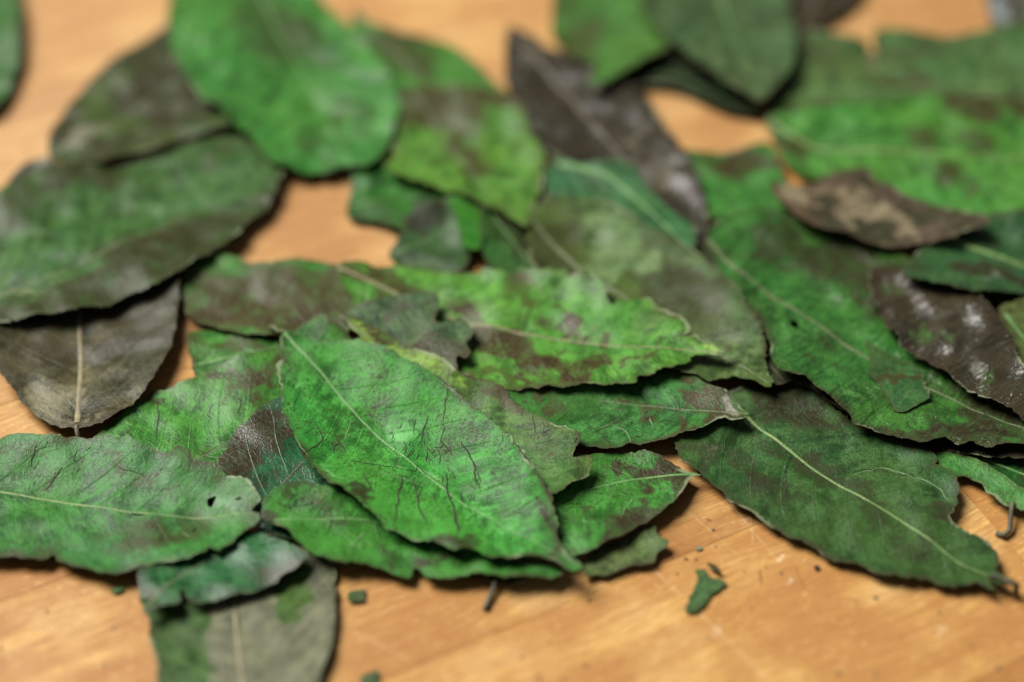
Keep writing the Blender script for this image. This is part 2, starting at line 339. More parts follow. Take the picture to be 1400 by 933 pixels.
C = dict(bright=(0.056, 0.220, 0.036), green=(0.044, 0.190, 0.032), mid=(0.040, 0.135, 0.030), dark=(0.028, 0.080, 0.022), lime=(0.13, 0.30, 0.045),
         olive=(0.080, 0.125, 0.036), teal=(0.020, 0.125, 0.050), dull=(0.066, 0.145, 0.044), brown=(0.064, 0.050, 0.025), umber=(0.042, 0.038, 0.021),
         black=(0.026, 0.024, 0.018), tan=(0.26, 0.21, 0.12), grey=(0.16, 0.185, 0.115), greygreen=(0.105, 0.145, 0.070), slate=(0.075, 0.085, 0.065),
         deep=(0.018, 0.085, 0.016))
GROUP = 'dried leaves spread over the tabletop'
count = [0]
def leaf(label, out, rib=None, g='green', b='brown', p='grey', brown=(), pale=(), base=0.0, pbase=0.0, lift=0.4, wave=1.0, cup=0.0, ribc='green', ribw=0.55,
         petiole=None, creases=(), holes=(), scratches=(), wear=0.0, rough=0.0, wrinkle=0.1, tilt=(0, 0), bumps=(), rag=0.30, fragment=False, category='leaf', fold=0.5, curl=0.9, crinkle=1.45, ridges=(), petc=None):
    count[0] += 1; sd = count[0]; th = 0.00007 if fragment else 0.00013; eps = 0.00015
    out = np.array(out, float); zc = 0.0
    nm = 'leaf_fragment' if fragment else 'dried_leaf'
    if rib is None:                                                    # fragments: longest axis
        c0 = out.mean(0); far = out[np.argmax(((out - c0) ** 2).sum(1))]; rib = [tuple(far), tuple(2 * c0 - far)]
    for it in range(2):
        poly = catmull(unproj(out[:, 0], out[:, 1], zc), True, 0.0005)
        lo = poly.min(0) - 0.004; hi = poly.max(0) + 0.004
        i0 = max(0, int((lo[0] - GX0) / GS)); i1 = min(NX, int((hi[0] - GX0) / GS) + 1); j0 = max(0, int((lo[1] - GY0) / GS)); j1 = min(NY, int((hi[1] - GY0) / GS) + 1)
        gx, gy = np.meshgrid(GX0 + (np.arange(i0, i1) + .5) * GS, GY0 + (np.arange(j0, j1) + .5) * GS)
        mask = inpoly(gx, gy, poly); mg = maxf(mask.astype(float), 1) > 0
        Hs = H[j0:j1, i0:i1]; Hm = np.where(mg, Hs, 0)
        Mx = maxf(Hm, 3); wm = mg.astype(float) + 1e-6
        R = 3 if fragment else 7
        B = gblur(np.where(mg, Mx, 0), R) / gblur(wm, R)
        X = (gx - gx.mean()) / 0.03; Y = (gy - gy.mean()) / 0.03
        A = np.stack([np.ones_like(X), X, Y, X * X, X * Y, Y * Y], -1); co = np.linalg.lstsq(A[mg][::7], Mx[mg][::7], rcond=None)[0]
        q = np.maximum(A @ co, 0)
        base_z = 0.78 * B + 0.22 * q
        de = (Hs + eps - base_z)[mg]; base_z = base_z + max(0, np.percentile(de, 75)) * 0.45
        mr = catmull(unproj([r[0] for r in rib], [r[1] for r in rib], zc), False, 0.002)
        dm, um, sm = polydist(gx, gy, mr, False); S = dm * sm; hw = max(1e-4, dm[mask].max())
        sc = 0.0 if fragment else 1.0
        z = base_z + lift * 0.55e-3 * (1 if not fragment else .1)
        wv = vnoise(gx / 0.017 + sd * 7.1, gy / 0.017 + sd * 3.3, sd) * .7 + vnoise(gx / 0.008 + sd, gy / 0.008, sd + 50) * .3
        z = z + wave * 1e-3 * wv * (0.9 if not fragment else .12)
        z = z + sc * cup * 1e-3 * (dm / hw) ** 2
        z = z + sc * fold * 1e-3 * np.minimum(dm / 0.006, 1) * .35
        # puffed strips between side veins
        t = um - 0.62 * dm + 0.0017 * sm; z = z + sc * 0.00030 * np.abs(np.sin(np.pi * t / 0.0072)) * fbm(gx / .011, gy / .011, sd + 41, 2)
        L0 = um.max() + 1e-6
        z = z + 1e-3 * (np.maximum(0, tilt[0] * (um / L0)) + np.maximum(0, tilt[1] * (S / hw)) + np.maximum(0, -tilt[0] * (1 - um / L0)))
        De, ue, _s = polydist(gx, gy, poly[::5], True)
        z = z + curl * 0.8e-3 * (1 if not fragment else .3) * (vnoise(ue / 0.0055, ue * 0 + sd, sd + 21) - .25) * 1.5 * np.exp(-De / 0.0026)
        rg = lambda q_, sc_, k_: (1 - np.abs(2 * fbm(q_[0] / sc_, q_[1] / sc_, sd + k_, 2) - 1)) ** 2
        wg = (gx + .004 * (fbm(gx / .012, gy / .012, sd + 33, 2) - .5), gy + .004 * (fbm(gx / .012, gy / .012, sd + 34, 2) - .5))
        z = z + crinkle * 1e-3 * (.75 * rg(wg, .0085, 31) + .28 * rg(wg, .0036, 35)) * (1 if not fragment else .3)
        for rd in ridges:
            rp = catmull(unproj([q_[0] for q_ in rd[2:]], [q_[1] for q_ in rd[2:]], zc), False, 0.001); dr = polydist(gx, gy, rp, False)[0]
            z = z + rd[1] * 1.15e-3 * np.exp(-(dr / (rd[0] * 1.35e-3)) ** 2)
        for (bx, by, br, bh) in bumps:
            c0 = unp((bx, by), zc); rr = br / 1400 * 0.2016
            z = z + bh * 1e-3 * np.exp(-((gx - c0[0]) ** 2 + (gy - c0[1]) ** 2) / (2 * rr * rr))
        for _ in range(2):
            z = np.where(mg, np.maximum(z, Hs + eps), z); z = gblur(np.where(mg, z, 0), 1) / gblur(wm, 1)
        z = np.where(mg, np.maximum(z, Hs + eps), z)
        z = z + 0.0
        zc = float(z[mask].mean()) if mask.any() else 0.0
    # fill outside of mask so that sampling at the margin is stable
    zf = z.copy(); known = mg.copy()
    for _ in range(5):
        s = gblur(np.where(known, zf, 0), 1); w_ = gblur(known.astype(float), 1); nk = (w_ > 1e-3) & ~known
        zf = np.where(nk, s / np.maximum(w_, 1e-6), zf); known |= nk
    def sampz(x, y):
        fx = np.clip((x - GX0) / GS - .5 - i0, 0, i1 - i0 - 1.001); fy = np.clip((y - GY0) / GS - .5 - j0, 0, j1 - j0 - 1.001)
        a = fx.astype(int); b_ = fy.astype(int); u = fx - a; v = fy - b_
        return (zf[b_, a] * (1 - u) + zf[b_, a + 1] * u) * (1 - v) + (zf[b_ + 1, a] * (1 - u) + zf[b_ + 1, a + 1] * u) * v
    Hs_new = np.where(mask, np.maximum(Hs, z + th), Hs); H[j0:j1, i0:i1] = Hs_new
    # ragged margin
    poly = catmull(unproj(out[:, 0], out[:, 1], zc), True, 0.0006)
    n = len(poly); tn = np.roll(poly, -1, 0) - np.roll(poly, 1, 0); tn /= np.linalg.norm(tn, axis=1)[:, None] + 1e-9
    nr = np.stack([tn[:, 1], -tn[:, 0]], 1); ai = np.arange(n)
    k = (vnoise(ai * .35 + sd * 13, ai * 0 + .5, sd + 3) - .5) * 1.3 + (vnoise(ai * .9, ai * 0 + .5, sd + 9) - .5) * .7
    nick = np.maximum(0, vnoise(ai * .22 + 40, ai * 0 + .5, sd + 17) - .80) * 2.6 * (.5 + vnoise(ai * .5, ai * 0, sd + 5))
    poly = poly + nr * ((k * rag * 1.5 - nick * min(1, rag * 6)) * 1e-3)[:, None]
    poly = poly + nr * (RNG.normal(0, 1, n) * min(.17, .34 * rag) * 1e-3)[:, None]
    hol = [catmull(unproj([h[0] for h in hh], [h[1] for h in hh], zc), True, 0.0004) for hh in holes]
    sp = 0.00095 if not fragment else 0.0008
    xs = np.arange(poly[:, 0].min(), poly[:, 0].max(), sp); ys = np.arange(poly[:, 1].min(), poly[:, 1].max(), sp * .866)
    px, py = np.meshgrid(xs, ys); px = px + (np.arange(len(ys)) % 2)[:, None] * sp / 2
    px = (px + RNG.uniform(-.2, .2, px.shape) * sp).ravel(); py = (py + RNG.uniform(-.2, .2, py.shape) * sp).ravel()
    ins = inpoly(px, py, poly)
    for hh in hol: ins &= ~inpoly(px, py, hh)
    px, py = px[ins], py[ins]
    d0 = polydist(px, py, poly[::2], True)[0]; kk = d0 > 0.00035; px, py = px[kk], py[kk]
    loops = [poly] + hol; V = []; E = []
    for lp in loops:
        s0 = len(V); V += [(x * 1000, y * 1000) for x, y in lp]; E += [(s0 + i, s0 + (i + 1) % len(lp)) for i in range(len(lp))]
    V += [(x * 1000, y * 1000) for x, y in zip(px, py)]
    ov, oe, of, *_r = geometry.delaunay_2d_cdt([Vector(v) for v in V], E, [], 0, 1e-5)
    xy = np.array([(v.x, v.y) for v in ov]) / 1000.0; tri = np.array([tuple(f) for f in of if len(f) == 3])
    cen = xy[tri].mean(1); keep = inpoly(cen[:, 0], cen[:, 1], poly)
    for hh in hol: keep &= ~inpoly(cen[:, 0], cen[:, 1], hh)
    tri = tri[keep]; used = np.unique(tri); re = -np.ones(len(xy), int); re[used] = np.arange(len(used)); xy = xy[used]; tri = re[tri]
    a = xy[tri]; ar = (a[:, 1, 0] - a[:, 0, 0]) * (a[:, 2, 1] - a[:, 0, 1]) - (a[:, 1, 1] - a[:, 0, 1]) * (a[:, 2, 0] - a[:, 0, 0])
    tri[ar < 0] = tri[ar < 0][:, ::-1]
    zt = sampz(xy[:, 0], xy[:, 1])
    root_xy = unp(petiole[-1] if petiole else rib[0], zc) if not fragment else xy.mean(0)
    root = np.array([root_xy[0], root_xy[1], float(zt.min())])
    N = len(xy); top = np.column_stack([xy, zt + th]) - root; bot = np.column_stack([xy, zt]) - root
    ed = {}
    for t3 in tri:
        for q0, q1 in ((t3[0], t3[1]), (t3[1], t3[2]), (t3[2], t3[0])): ed[(q0, q1)] = 1
    rimE = [e for e in ed if (e[1], e[0]) not in ed]
    faces = [tuple(int(i) for i in t3) for t3 in tri] + [tuple(int(i) + N for i in t3[::-1]) for t3 in tri]
    rv = sorted({i for e in rimE for i in e}); rm = {v: k for k, v in enumerate(rv)}; R0 = 2 * N; nR = len(rv)
    faces += [(int(R0 + rm[q0]), int(R0 + nR + rm[q0]), int(R0 + nR + rm[q1]), int(R0 + rm[q1])) for q0, q1 in rimE]
    allv = np.concatenate([top, bot, top[rv], bot[rv]])
    src = np.concatenate([np.arange(N), np.arange(N), rv, rv]).astype(int)
    if fragment:
        o = new_obj(nm, allv, faces, LEAF, None, True, root); R_ = o
    else:
        R_ = bpy.data.objects.new(nm, None); col.objects.link(R_); R_.location = root; R_.empty_display_size = .01
        o = new_obj('blade', allv, faces, LEAF, R_, True)
    R_['label'] = label; R_['category'] = category; R_['group'] = GROUP if not fragment else 'broken leaf bits'
    # attributes
    D = polydist(xy[:, 0], xy[:, 1], poly[::2], True)[0]; dm, um, sm = polydist(xy[:, 0], xy[:, 1], mr, False)
    me = o.data; nv = len(me.vertices)
    def put(name, arr, typ):
        at = me.attributes.new(name, typ, 'POINT'); arr = np.asarray(arr, np.float32)
        at.data.foreach_set({'FLOAT': 'value', 'FLOAT_VECTOR': 'vector', 'FLOAT_COLOR': 'color'}[typ], arr.ravel())
    put('lc', np.column_stack([um, dm * sm, D])[src] * 1000, 'FLOAT_VECTOR')
    ax = mr[-1] - mr[0]; an = math.atan2(ax[1], ax[0]); R2 = np.array([[math.cos(an), math.sin(an)], [-math.sin(an), math.cos(an)]])
    lp = (xy - mr[0]) @ R2.T * 1000; so = ((sd * .618) % 1) * 371
    put('pos', (np.column_stack([lp, zt * 1000 * .3]) + [so, so * .47, so * .26])[src], 'FLOAT_VECTOR')
    wx = xy + (np.column_stack([fbm(lp[:, 0] / 5, lp[:, 1] / 5, sd + 61), fbm(lp[:, 0] / 5, lp[:, 1] / 5, sd + 71)]) - .5) * .013
    def blobs(lst, b0):
        r = np.full(N, float(b0))
        for (bx, by, rx, ry, rot, st) in lst:
            c0 = unp((bx, by), zc); e0 = unp((bx + math.cos(rot) * rx, by + math.sin(rot) * rx), zc); e1 = unp((bx - math.sin(rot) * ry, by + math.cos(rot) * ry), zc)
            Mi = np.linalg.inv(np.column_stack([e0 - c0, e1 - c0])); q_ = (wx - c0) @ Mi.T; rr = np.hypot(q_[:, 0], q_[:, 1])
            v = np.clip(1.65 - rr, 0, 1); v = v * v * (3 - 2 * v) * abs(st)
            r = np.maximum(r, v) if st > 0 else r - v
        return r
    nlow = fbm(lp[:, 0] / 19, lp[:, 1] / 15, sd + 81, 3); gate = fbm(lp[:, 0] / 7, lp[:, 1] / 6, sd + 91, 3); gate2 = fbm(lp[:, 0] / 8, lp[:, 1] / 6, sd + 101, 3)
    nlow, gate, gate2 = [np.clip((q_ - .5) * 1.5 + .5, 0, 1) for q_ in (nlow, gate, gate2)]
    t = um * 1000 - .62 * (dm * 1000) ** 1.10 + (fbm(lp[:, 0] / 16, lp[:, 1] / 16, sd + 111, 2) - .5) * 5 + 1.8 * sm
    bsc = fbm(lp[:, 0] / 9, lp[:, 1] / 7, sd + 121, 3)
    put('mk', np.column_stack([blobs(brown, base) + np.clip(bsc - .58, 0, 1) * 1.6 * (1 + wear), blobs(pale, pbase), nlow])[src], 'FLOAT_VECTOR')
    put('mk2', np.column_stack([t, np.full(N, wear), gate])[src], 'FLOAT_VECTOR'); put('mk3', np.column_stack([np.full(N, rough), np.full(N, wrinkle), gate2])[src], 'FLOAT_VECTOR')
    for k_, v_ in (('cg', g), ('cb', b), ('cp', p)):
        cc = C[v_] if isinstance(v_, str) else v_; put(k_, np.tile([*cc, 1.0], (nv, 1)), 'FLOAT_COLOR')
    sx = lambda P_: np.column_stack([P_, sampz(P_[:, 0], P_[:, 1])])
    # midrib: low arched strip standing on the blade
    if ribw and not fragment:
        ins = inpoly(mr[:, 0], mr[:, 1], poly); m2 = catmull(mr, False, 0.0009); ins = inpoly(m2[:, 0], m2[:, 1], poly); m2 = m2[ins]
        for hh in hol: m2 = m2[~inpoly(m2[:, 0], m2[:, 1], hh)]
        if len(m2) > 4:
            tt = np.gradient(m2, axis=0); tt /= np.linalg.norm(tt, axis=1)[:, None] + 1e-9; nn = np.stack([-tt[:, 1], tt[:, 0]], 1)
            fr = np.linspace(0, 1, len(m2)); ww = ribw * 0.82e-3 * (1 - .78 * fr) * (.85 + .3 * vnoise(fr * 25, fr * 0, sd)); vs = []
            for off, hgt in ((-1, -.10), (-.62, .16), (0, .30), (.62, .16), (1, -.10)):
                P_ = m2 + nn * (ww * off)[:, None]; zz = sampz(P_[:, 0], P_[:, 1]) + th + hgt * ww
                vs.append(np.column_stack([P_, zz]) - root)
            n2 = len(m2); vv = np.concatenate(vs); ff = [(k * n2 + i, k * n2 + i + 1, (k + 1) * n2 + i + 1, (k + 1) * n2 + i) for k in range(4) for i in range(n2 - 1)]
            ff = [f[::-1] for f in ff]
            new_obj('midrib', vv, [tuple(map(int, f)) for f in ff], RIB[ribc], R_, True)
    def tube(name, pts3, r0, r1, mat, ring=7):
        P_ = np.array(pts3); n3 = len(P_); T_ = np.gradient(P_, axis=0); T_ /= np.linalg.norm(T_, axis=1)[:, None] + 1e-12; vs = []
        for i in range(n3):
            s_ = np.cross(T_[i], [0, 0, 1.0]); s_ /= np.linalg.norm(s_) + 1e-12; u_ = np.cross(s_, T_[i]); r = r0 + (r1 - r0) * i / (n3 - 1)
            for k in range(ring): an_ = 2 * math.pi * k / ring; vs.append(P_[i] + r * (math.cos(an_) * s_ + math.sin(an_) * u_))
        ff = [(i * ring + k, i * ring + (k + 1) % ring, (i + 1) * ring + (k + 1) % ring, (i + 1) * ring + k) for i in range(n3 - 1) for k in range(ring)]
        ff += [tuple(range(ring))[::-1], tuple((n3 - 1) * ring + k for k in range(ring))]
        return new_obj(name, np.array(vs) - root, ff, mat, R_, True)
    if petiole and not fragment:
        P_ = catmull(unproj([q_[0] for q_ in petiole], [q_[1] for q_ in petiole], zc), False, 0.0008)
        z0 = float(sampz(P_[:1, 0], P_[:1, 1])[0]) + th
        ii = np.clip(((P_[:, 0] - GX0) / GS).astype(int), 0, NX - 1); jj = np.clip(((P_[:, 1] - GY0) / GS).astype(int), 0, NY - 1)
        fr = np.linspace(0, 1, len(P_)); r = 0.0005
        zz = np.maximum(z0 * (1 - fr) + (H[jj, ii] + r) * fr, H[jj, ii] + r * .8)
        tube('petiole', np.column_stack([P_, zz]), r * .8, r * 1.05, RIB[petc] if petc else STEM)
    # creases: thin dark strips pressed onto the blade
    for nm_, lst, mat_ in (('crease_marks', creases, CREASE), ('scratch_marks', scratches, SCRATCH)):
     vs, ff = [], []
     for cr in lst:
         wd = cr[0] * (.8 if nm_ == 'crease_marks' else .45); P_ = catmull(unproj([q_[0] for q_ in cr[1:]], [q_[1] for q_ in cr[1:]], zc), False, 0.0007)
         P_ = P_ + (np.column_stack([vnoise(np.arange(len(P_)) * .8, P_[:, 0] * 900, sd), vnoise(np.arange(len(P_)) * .8, P_[:, 1] * 900, sd + 4)]) - .5) * .0005
         P_ = P_[inpoly(P_[:, 0], P_[:, 1], poly)]
         if len(P_) < 3: continue
         tt = np.gradient(P_, axis=0); tt /= np.linalg.norm(tt, axis=1)[:, None] + 1e-9; nn = np.stack([-tt[:, 1], tt[:, 0]], 1); fr = np.linspace(0, 1, len(P_))
         ww = wd * 1e-3 * (.25 + np.sin(np.pi * np.clip(fr, .03, .97)) ** .7) * (.6 + .8 * vnoise(fr * 9 + wd * 77, P_[:, 0] * 700, sd + 2)); n3 = len(P_); s0 = len(vs)
         for off, hg in ((-1, .0), (0, .09), (1, .0)):
             Q_ = P_ + nn * (ww * off)[:, None]; vs += list(np.column_stack([Q_, sampz(Q_[:, 0], Q_[:, 1]) + th + .00004 + hg * 1e-3 * (off == 0)]) - root)
         ff += [(s0 + k * n3 + i, s0 + (k + 1) * n3 + i, s0 + (k + 1) * n3 + i + 1, s0 + k * n3 + i + 1)[::-1] for k in (0, 1) for i in range(n3 - 1)]
     if vs: new_obj(nm_, vs, ff, mat_, R_, True)
    return R_

def rc(cx, cy, rx, ry, n, ln, ang, seed, wd=.07):
    """a scatter of short creases"""
    r = random.Random(seed); o = []
    for _ in range(n):
        x = cx + r.uniform(-rx, rx); y = cy + r.uniform(-ry, ry); a = ang + r.gauss(0, .5); l = ln * r.uniform(.5, 1.4); b = a + r.gauss(0, .7)
        o.append((wd * r.uniform(.6, 1.5), (x, y), (x + math.cos(a) * l * .5, y + math.sin(a) * l * .5), (x + math.cos(a) * l * .5 + math.cos(b) * l * .5, y + math.sin(a) * l * .5 + math.sin(b) * l * .5)))
    return o

# ---- upper left and upper middle, bottom layers first
leaf('dark green leaf tip poking out under the broad dark leaf beside brown leaf', [(-40,446),(0,448),(28,452),(22,464),(12,475),(-8,478),(-40,470)], [(-40,462),(26,456)], g='green', lift=.2)
leaf('slate grey dull leaf partly under the broad dark green leaf', [(-40,320),(-30,290),(0,268),(15,245),(35,225),(55,217),(75,220),(95,235),(90,262),(60,292),(10,315)], [(-40,305),(90,228)], g='slate', b='black', pale=[(60,232,30,10,.6,.7)], p=(.2,.22,.18), lift=.2, ribw=.4, ribc='olive')
leaf('lone green leaf lying apart on bare wood above the dark oval leaf', [(12,-60),(24,-20),(29,20),(29,60),(24,95),(10,128),(-10,150),(-60,170),(-120,140),(-140,60),(-110,-30),(-60,-80),(-20,-85)], [(-60,170),(-40,40),(-10,-85)], g='mid', cup=2, lift=.8)
leaf('dark brown leaf behind the broad dull green leaf, at bare wood', [(1075,-40),(1120,-70),(1180,-55),(1178,-10),(1155,15),(1125,34),(1100,52),(1082,60),(1070,20)], [(1085,55),(1150,-60)], g='umber', b='black', ribc='brown')
leaf('grey glossy leaf end beyond the bare wood strip', [(1343,-50),(1346,-10),(1352,25),(1362,50),(1400,70),(1450,60),(1470,0),(1430,-50)], [(1400,65),(1420,-50)], g='slate', b='black', pale=[(1362,15,14,30,0,.8)], p=(.2,.23,.24), rough=-.1)
leaf('large dull green leaf split at its upper margin with straight pale midrib', [(1050,152),(1065,120),(1085,80),(1105,45),(1140,48),(1172,54),(1186,60),(1192,92),(1196,60),(1202,45),(1240,44),(1300,52),(1345,45),(1400,40),(1480,50),(1540,110),(1480,180),(1400,200),(1250,190),(1150,190),(1080,180)],
     [(1055,152),(1100,128),(1250,118),(1540,112)], g='dull', brown=[(1230,108,35,8,0,.75),(1135,145,20,9,.2,.8),(1260,70,70,12,.05,.35)], ribc='green', ribw=.55, lift=.8, wave=.9, rag=.6, crinkle=1.6)
leaf('bright green leaf with brown blotches and long pale midrib beside grey dead leaf', [(1048,165),(1090,158),(1140,150),(1200,146),(1260,138),(1330,140),(1400,145),(1500,150),(1560,210),(1500,300),(1420,312),(1380,307),(1350,306),(1310,302),(1285,292),(1265,282),(1230,270),(1200,252),(1180,235),(1150,230),(1130,238),(1105,240),(1080,225),(1062,200)],
     [(1050,168),(1120,198),(1250,205),(1400,213),(1560,215)], g='bright', brown=[(1350,148,55,18,.1,.9),(1255,185,30,12,.1,.55),(1300,240,25,22,.4,.6),(1090,205,20,10,.5,.7),(1330,190,18,10,0,.6)], pale=[(1305,256,9,6,0,.9)], ribc='pale', ribw=.7, lift=.8, wave=1.0, rag=.6, crinkle=1.6)
leaf('dark green leaf, painted near black for shade, under the raised broad dull green leaf', [(800,128),(850,96),(905,80),(960,92),(1000,118),(1043,150),(1030,158),(985,148),(930,124),(880,116),(840,134)], [(800,128),(900,102),(1040,152)], g=(.016,.03,.014), b='black', ribw=.3, lift=.1)  # leaf enlarged and blackened: shadow under the raised leaf put into its colour
leaf('small green leaf with brown top beside the dark brown leaf and bare wood', [(930,212),(960,208),(990,210),(1020,204),(1045,198),(1058,205),(1070,235),(1080,265),(1070,300),(1030,315),(990,304),(970,300),(955,275),(940,245)], [(940,225),(980,240),(1075,250)], g='green', brown=[(1010,222,50,12,-.05,.75)], pale=[(1015,240,40,5,.05,.45),(1000,286,28,6,.3,.55)], p='dull', ribc='olive', lift=.3)
leaf('green leaf end with dark tip between two bright leaves on bare wood', [(486,14),(500,30),(540,42),(580,50),(615,62),(645,85),(670,108),(690,135),(660,170),(600,180),(545,160),(510,110),(480,60)], [(487,18),(560,90),(640,150)], g='green', brown=[(545,70,45,28,.4,.65),(490,22,10,12,0,.9)], ribw=.5, ribc='olive', lift=.5)
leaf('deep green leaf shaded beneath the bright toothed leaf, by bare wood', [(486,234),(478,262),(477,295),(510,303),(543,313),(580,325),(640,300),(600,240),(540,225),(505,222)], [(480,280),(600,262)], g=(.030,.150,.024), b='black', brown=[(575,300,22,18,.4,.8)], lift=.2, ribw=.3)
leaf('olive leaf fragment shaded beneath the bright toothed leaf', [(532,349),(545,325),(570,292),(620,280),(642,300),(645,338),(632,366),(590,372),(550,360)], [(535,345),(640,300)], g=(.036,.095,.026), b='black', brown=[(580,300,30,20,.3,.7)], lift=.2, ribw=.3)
leaf('small vivid green leaf strip hanging below bright toothed leaf', [(612,272),(655,282),(664,300),(658,338),(642,341),(630,335),(622,300)], [(620,276),(652,340)], g=(.030,.19,.022), lift=.3, ribw=0)
leaf('small green leaf under tip of bright toothed leaf', [(662,285),(700,300),(735,330),(745,372),(700,380),(668,368),(658,340)], [(665,290),(740,370)], g='mid', lift=.2, brown=[(720,320,30,25,.4,.6)], b='umber', ribw=.4)
leaf('long dark brown leaf with grey sheen between bright leaf and bare wood', [(696,38),(720,45),(745,62),(790,85),(845,105),(885,140),(912,178),(936,215),(957,258),(968,300),(960,332),(948,342),(915,332),(880,300),(830,260),(780,228),(740,205),(712,165),(694,120),(690,75)],
     [(698,42),(760,110),(830,190),(890,260),(952,338)], g=(.044,.044,.026), b=(.018,.020,.013), base=.35, rag=.6, p=(.16,.15,.11), pale=[(880,210,18,40,-.6,.55),(900,240,10,30,-.5,.5),(720,70,15,18,0,.5),(840,180,10,30,-.6,.4)], ribc='brown', ribw=.8, lift=.5, wave=1.2, rough=-.08, wrinkle=.35, crinkle=2.0)
leaf('mid green leaf with drooping pale tip over the long dark brown leaf', [(762,-30),(755,20),(757,60),(780,80),(800,92),(815,108),(803,134),(822,130),(850,112),(880,92),(908,76),(920,50),(910,20),(890,-20),(840,-60),(800,-60)], [(830,-60),(822,40),(806,132)], g=(.058,.19,.036), brown=[(790,55,30,30,0,.55),(775,30,14,40,.2,.4)], lift=2.2, wave=1.2, ribc='olive', ribw=.5)
leaf('broad dull blue-green leaf raised above bare wood, throwing a black shadow', [(880,-40),(872,10),(885,35),(905,57),(930,78),(955,95),(985,115),(1015,130),(1038,143),(1060,125),(1082,95),(1089,60),(1083,20),(1072,-20),(1030,-70),(940,-80)], [(960,-80),(1000,40),(1040,140)], g=(.062,.125,.050), b='dark', brown=[(960,60,20,10,.3,.5),(1000,20,60,30,.3,.35)], lift=5.5, wave=1.2, ribw=.4, ribc='green', rough=.04, cup=-1)
leaf('bright green leaf with toothed lower margin and brown upper end', [(556,128),(600,122),(650,123),(690,130),(715,155),(735,190),(744,225),(740,255),(730,285),(727,310),(719,321),(705,312),(690,298),(665,290),(640,282),(615,272),(590,260),(560,248),(535,240),(525,228),(538,205),(545,180),(545,150)],
     [(565,130),(600,175),(650,240),(718,318)], g=(.074,.225,.034), rag=.8, crinkle=1.5, brown=[(600,145,60,28,.2,.9),(680,138,40,12,.2,.8),(635,205,16,38,-.6,.7)], b=(.075,.06,.032), lift=1.6, wave=1.0, ribc='olive', ribw=.45)
# ---- left group
leaf('torn green leaf piece with pale patch between brown leaf and bare wood', [(258,456),(300,448),(350,455),(390,470),(400,490),(370,515),(330,515),(300,518),(270,519),(262,490)], [(262,500),(400,470)], g='bright', brown=[(340,470,50,15,.2,.6)], lift=.2)
leaf('brown leaf with bright green upper margin on bare wood', [(265,355),(290,348),(320,352),(340,360),(370,362),(400,357),(430,358),(460,362),(485,380),(500,420),(480,450),(450,462),(400,464),(340,462),(300,452),(270,442),(252,425),(250,395),(258,370)], [(252,402),(350,410),(500,415)], g='bright', b=(.085,.068,.040), brown=[(370,420,115,42,.03,1.0),(290,400,40,22,0,1.0),(440,385,60,16,.1,.7)], pale=[(285,405,14,18,.4,.5)], p='slate', lift=.5, wave=1.2, ribw=0)
leaf('small green leaf tip showing between brown leaf and main bright leaf', [(402,456),(420,445),(440,434),(452,445),(472,452),(490,475),(480,500),(440,492),(415,474)], [(440,434),(470,500)], g='green', ribw=0, lift=.3)
leaf('green leaf with thin dark midrib under the brown leaf and main leaf', [(122,604),(140,588),(160,575),(180,557),(200,545),(208,535),(225,532),(250,525),(270,519),(285,511),(300,506),(330,495),(355,491),(385,487),(410,490),(425,520),(420,560),(395,600),(370,640),(340,665),(310,670),(280,672),(240,670),(200,660),(160,645),(130,625)],
     [(150,690),(200,660),(260,630),(320,598),(420,535)], g=(.055,.235,.035), brown=[(330,525,30,14,-.4,.6),(210,540,10,7,0,.7)], ribc='brown', ribw=.32, lift=.3, wear=.3, creases=[(.12,(213,542),(216,560),(215,580),(213,602))] + rc(260,580,90,40,10,14,1.3,3,.06))
leaf('olive brown leaf with tan midrib standing on its stalk beside bare wood', [(246,395),(243,430),(240,455),(230,485),(215,515),(200,540),(185,555),(165,570),(145,582),(122,588),(105,589),(92,587),(72,582),(50,570),(30,550),(10,525),(-2,508),(-10,480),(-5,440),(20,390),(60,340),(120,320),(190,335),(235,365)],
     [(105,590),(108,540),(110,490),(108,440),(112,330)], g=(.058,.066,.032), b='umber', p=(.165,.155,.095), brown=[(190,440,50,40,.3,.45),(60,470,40,30,.2,.35)], pale=[(75,560,48,26,.5,.8),(108,520,9,60,0,.55),(150,500,30,10,-.4,.4),(180,555,30,8,-.6,.7),(60,500,30,8,.3,.4)], ribc='tan', ribw=.75, lift=1.0, wave=1.4, cup=1.2,
     petiole=[(105,586),(106,594),(108,603)], wear=-.3)
leaf('broad dark green leaf with olive lower half and pale midrib end', [(386,226),(381,250),(365,280),(340,300),(325,320),(300,342),(270,360),(250,378),(225,393),(215,401),(190,410),(165,419),(140,430),(110,434),(80,440),(50,443),(20,448),(0,450),(-80,462),(-150,440),(-120,380),(-60,310),(0,268),(40,242),(80,228),(140,225),(200,210),(260,190),(310,180),(345,188),(372,208)],
     [(-150,455),(0,410),(100,372),(200,320),(384,224)], g=(.042,.120,.028), b=(.050,.052,.024), rag=.6, crinkle=1.6, brown=[(220,350,120,30,-.5,.9),(140,405,150,26,-.25,.7),(20,290,50,30,-.4,.5),(300,205,50,18,-.3,.4),(110,240,60,14,-.1,.6)], pale=[(45,398,55,5,-.3,.7),(150,165,10,10,0,0)], p=(.13,.16,.07), ribc='olive', ribw=.5, lift=1.1, wave=1.2, wear=-.3)
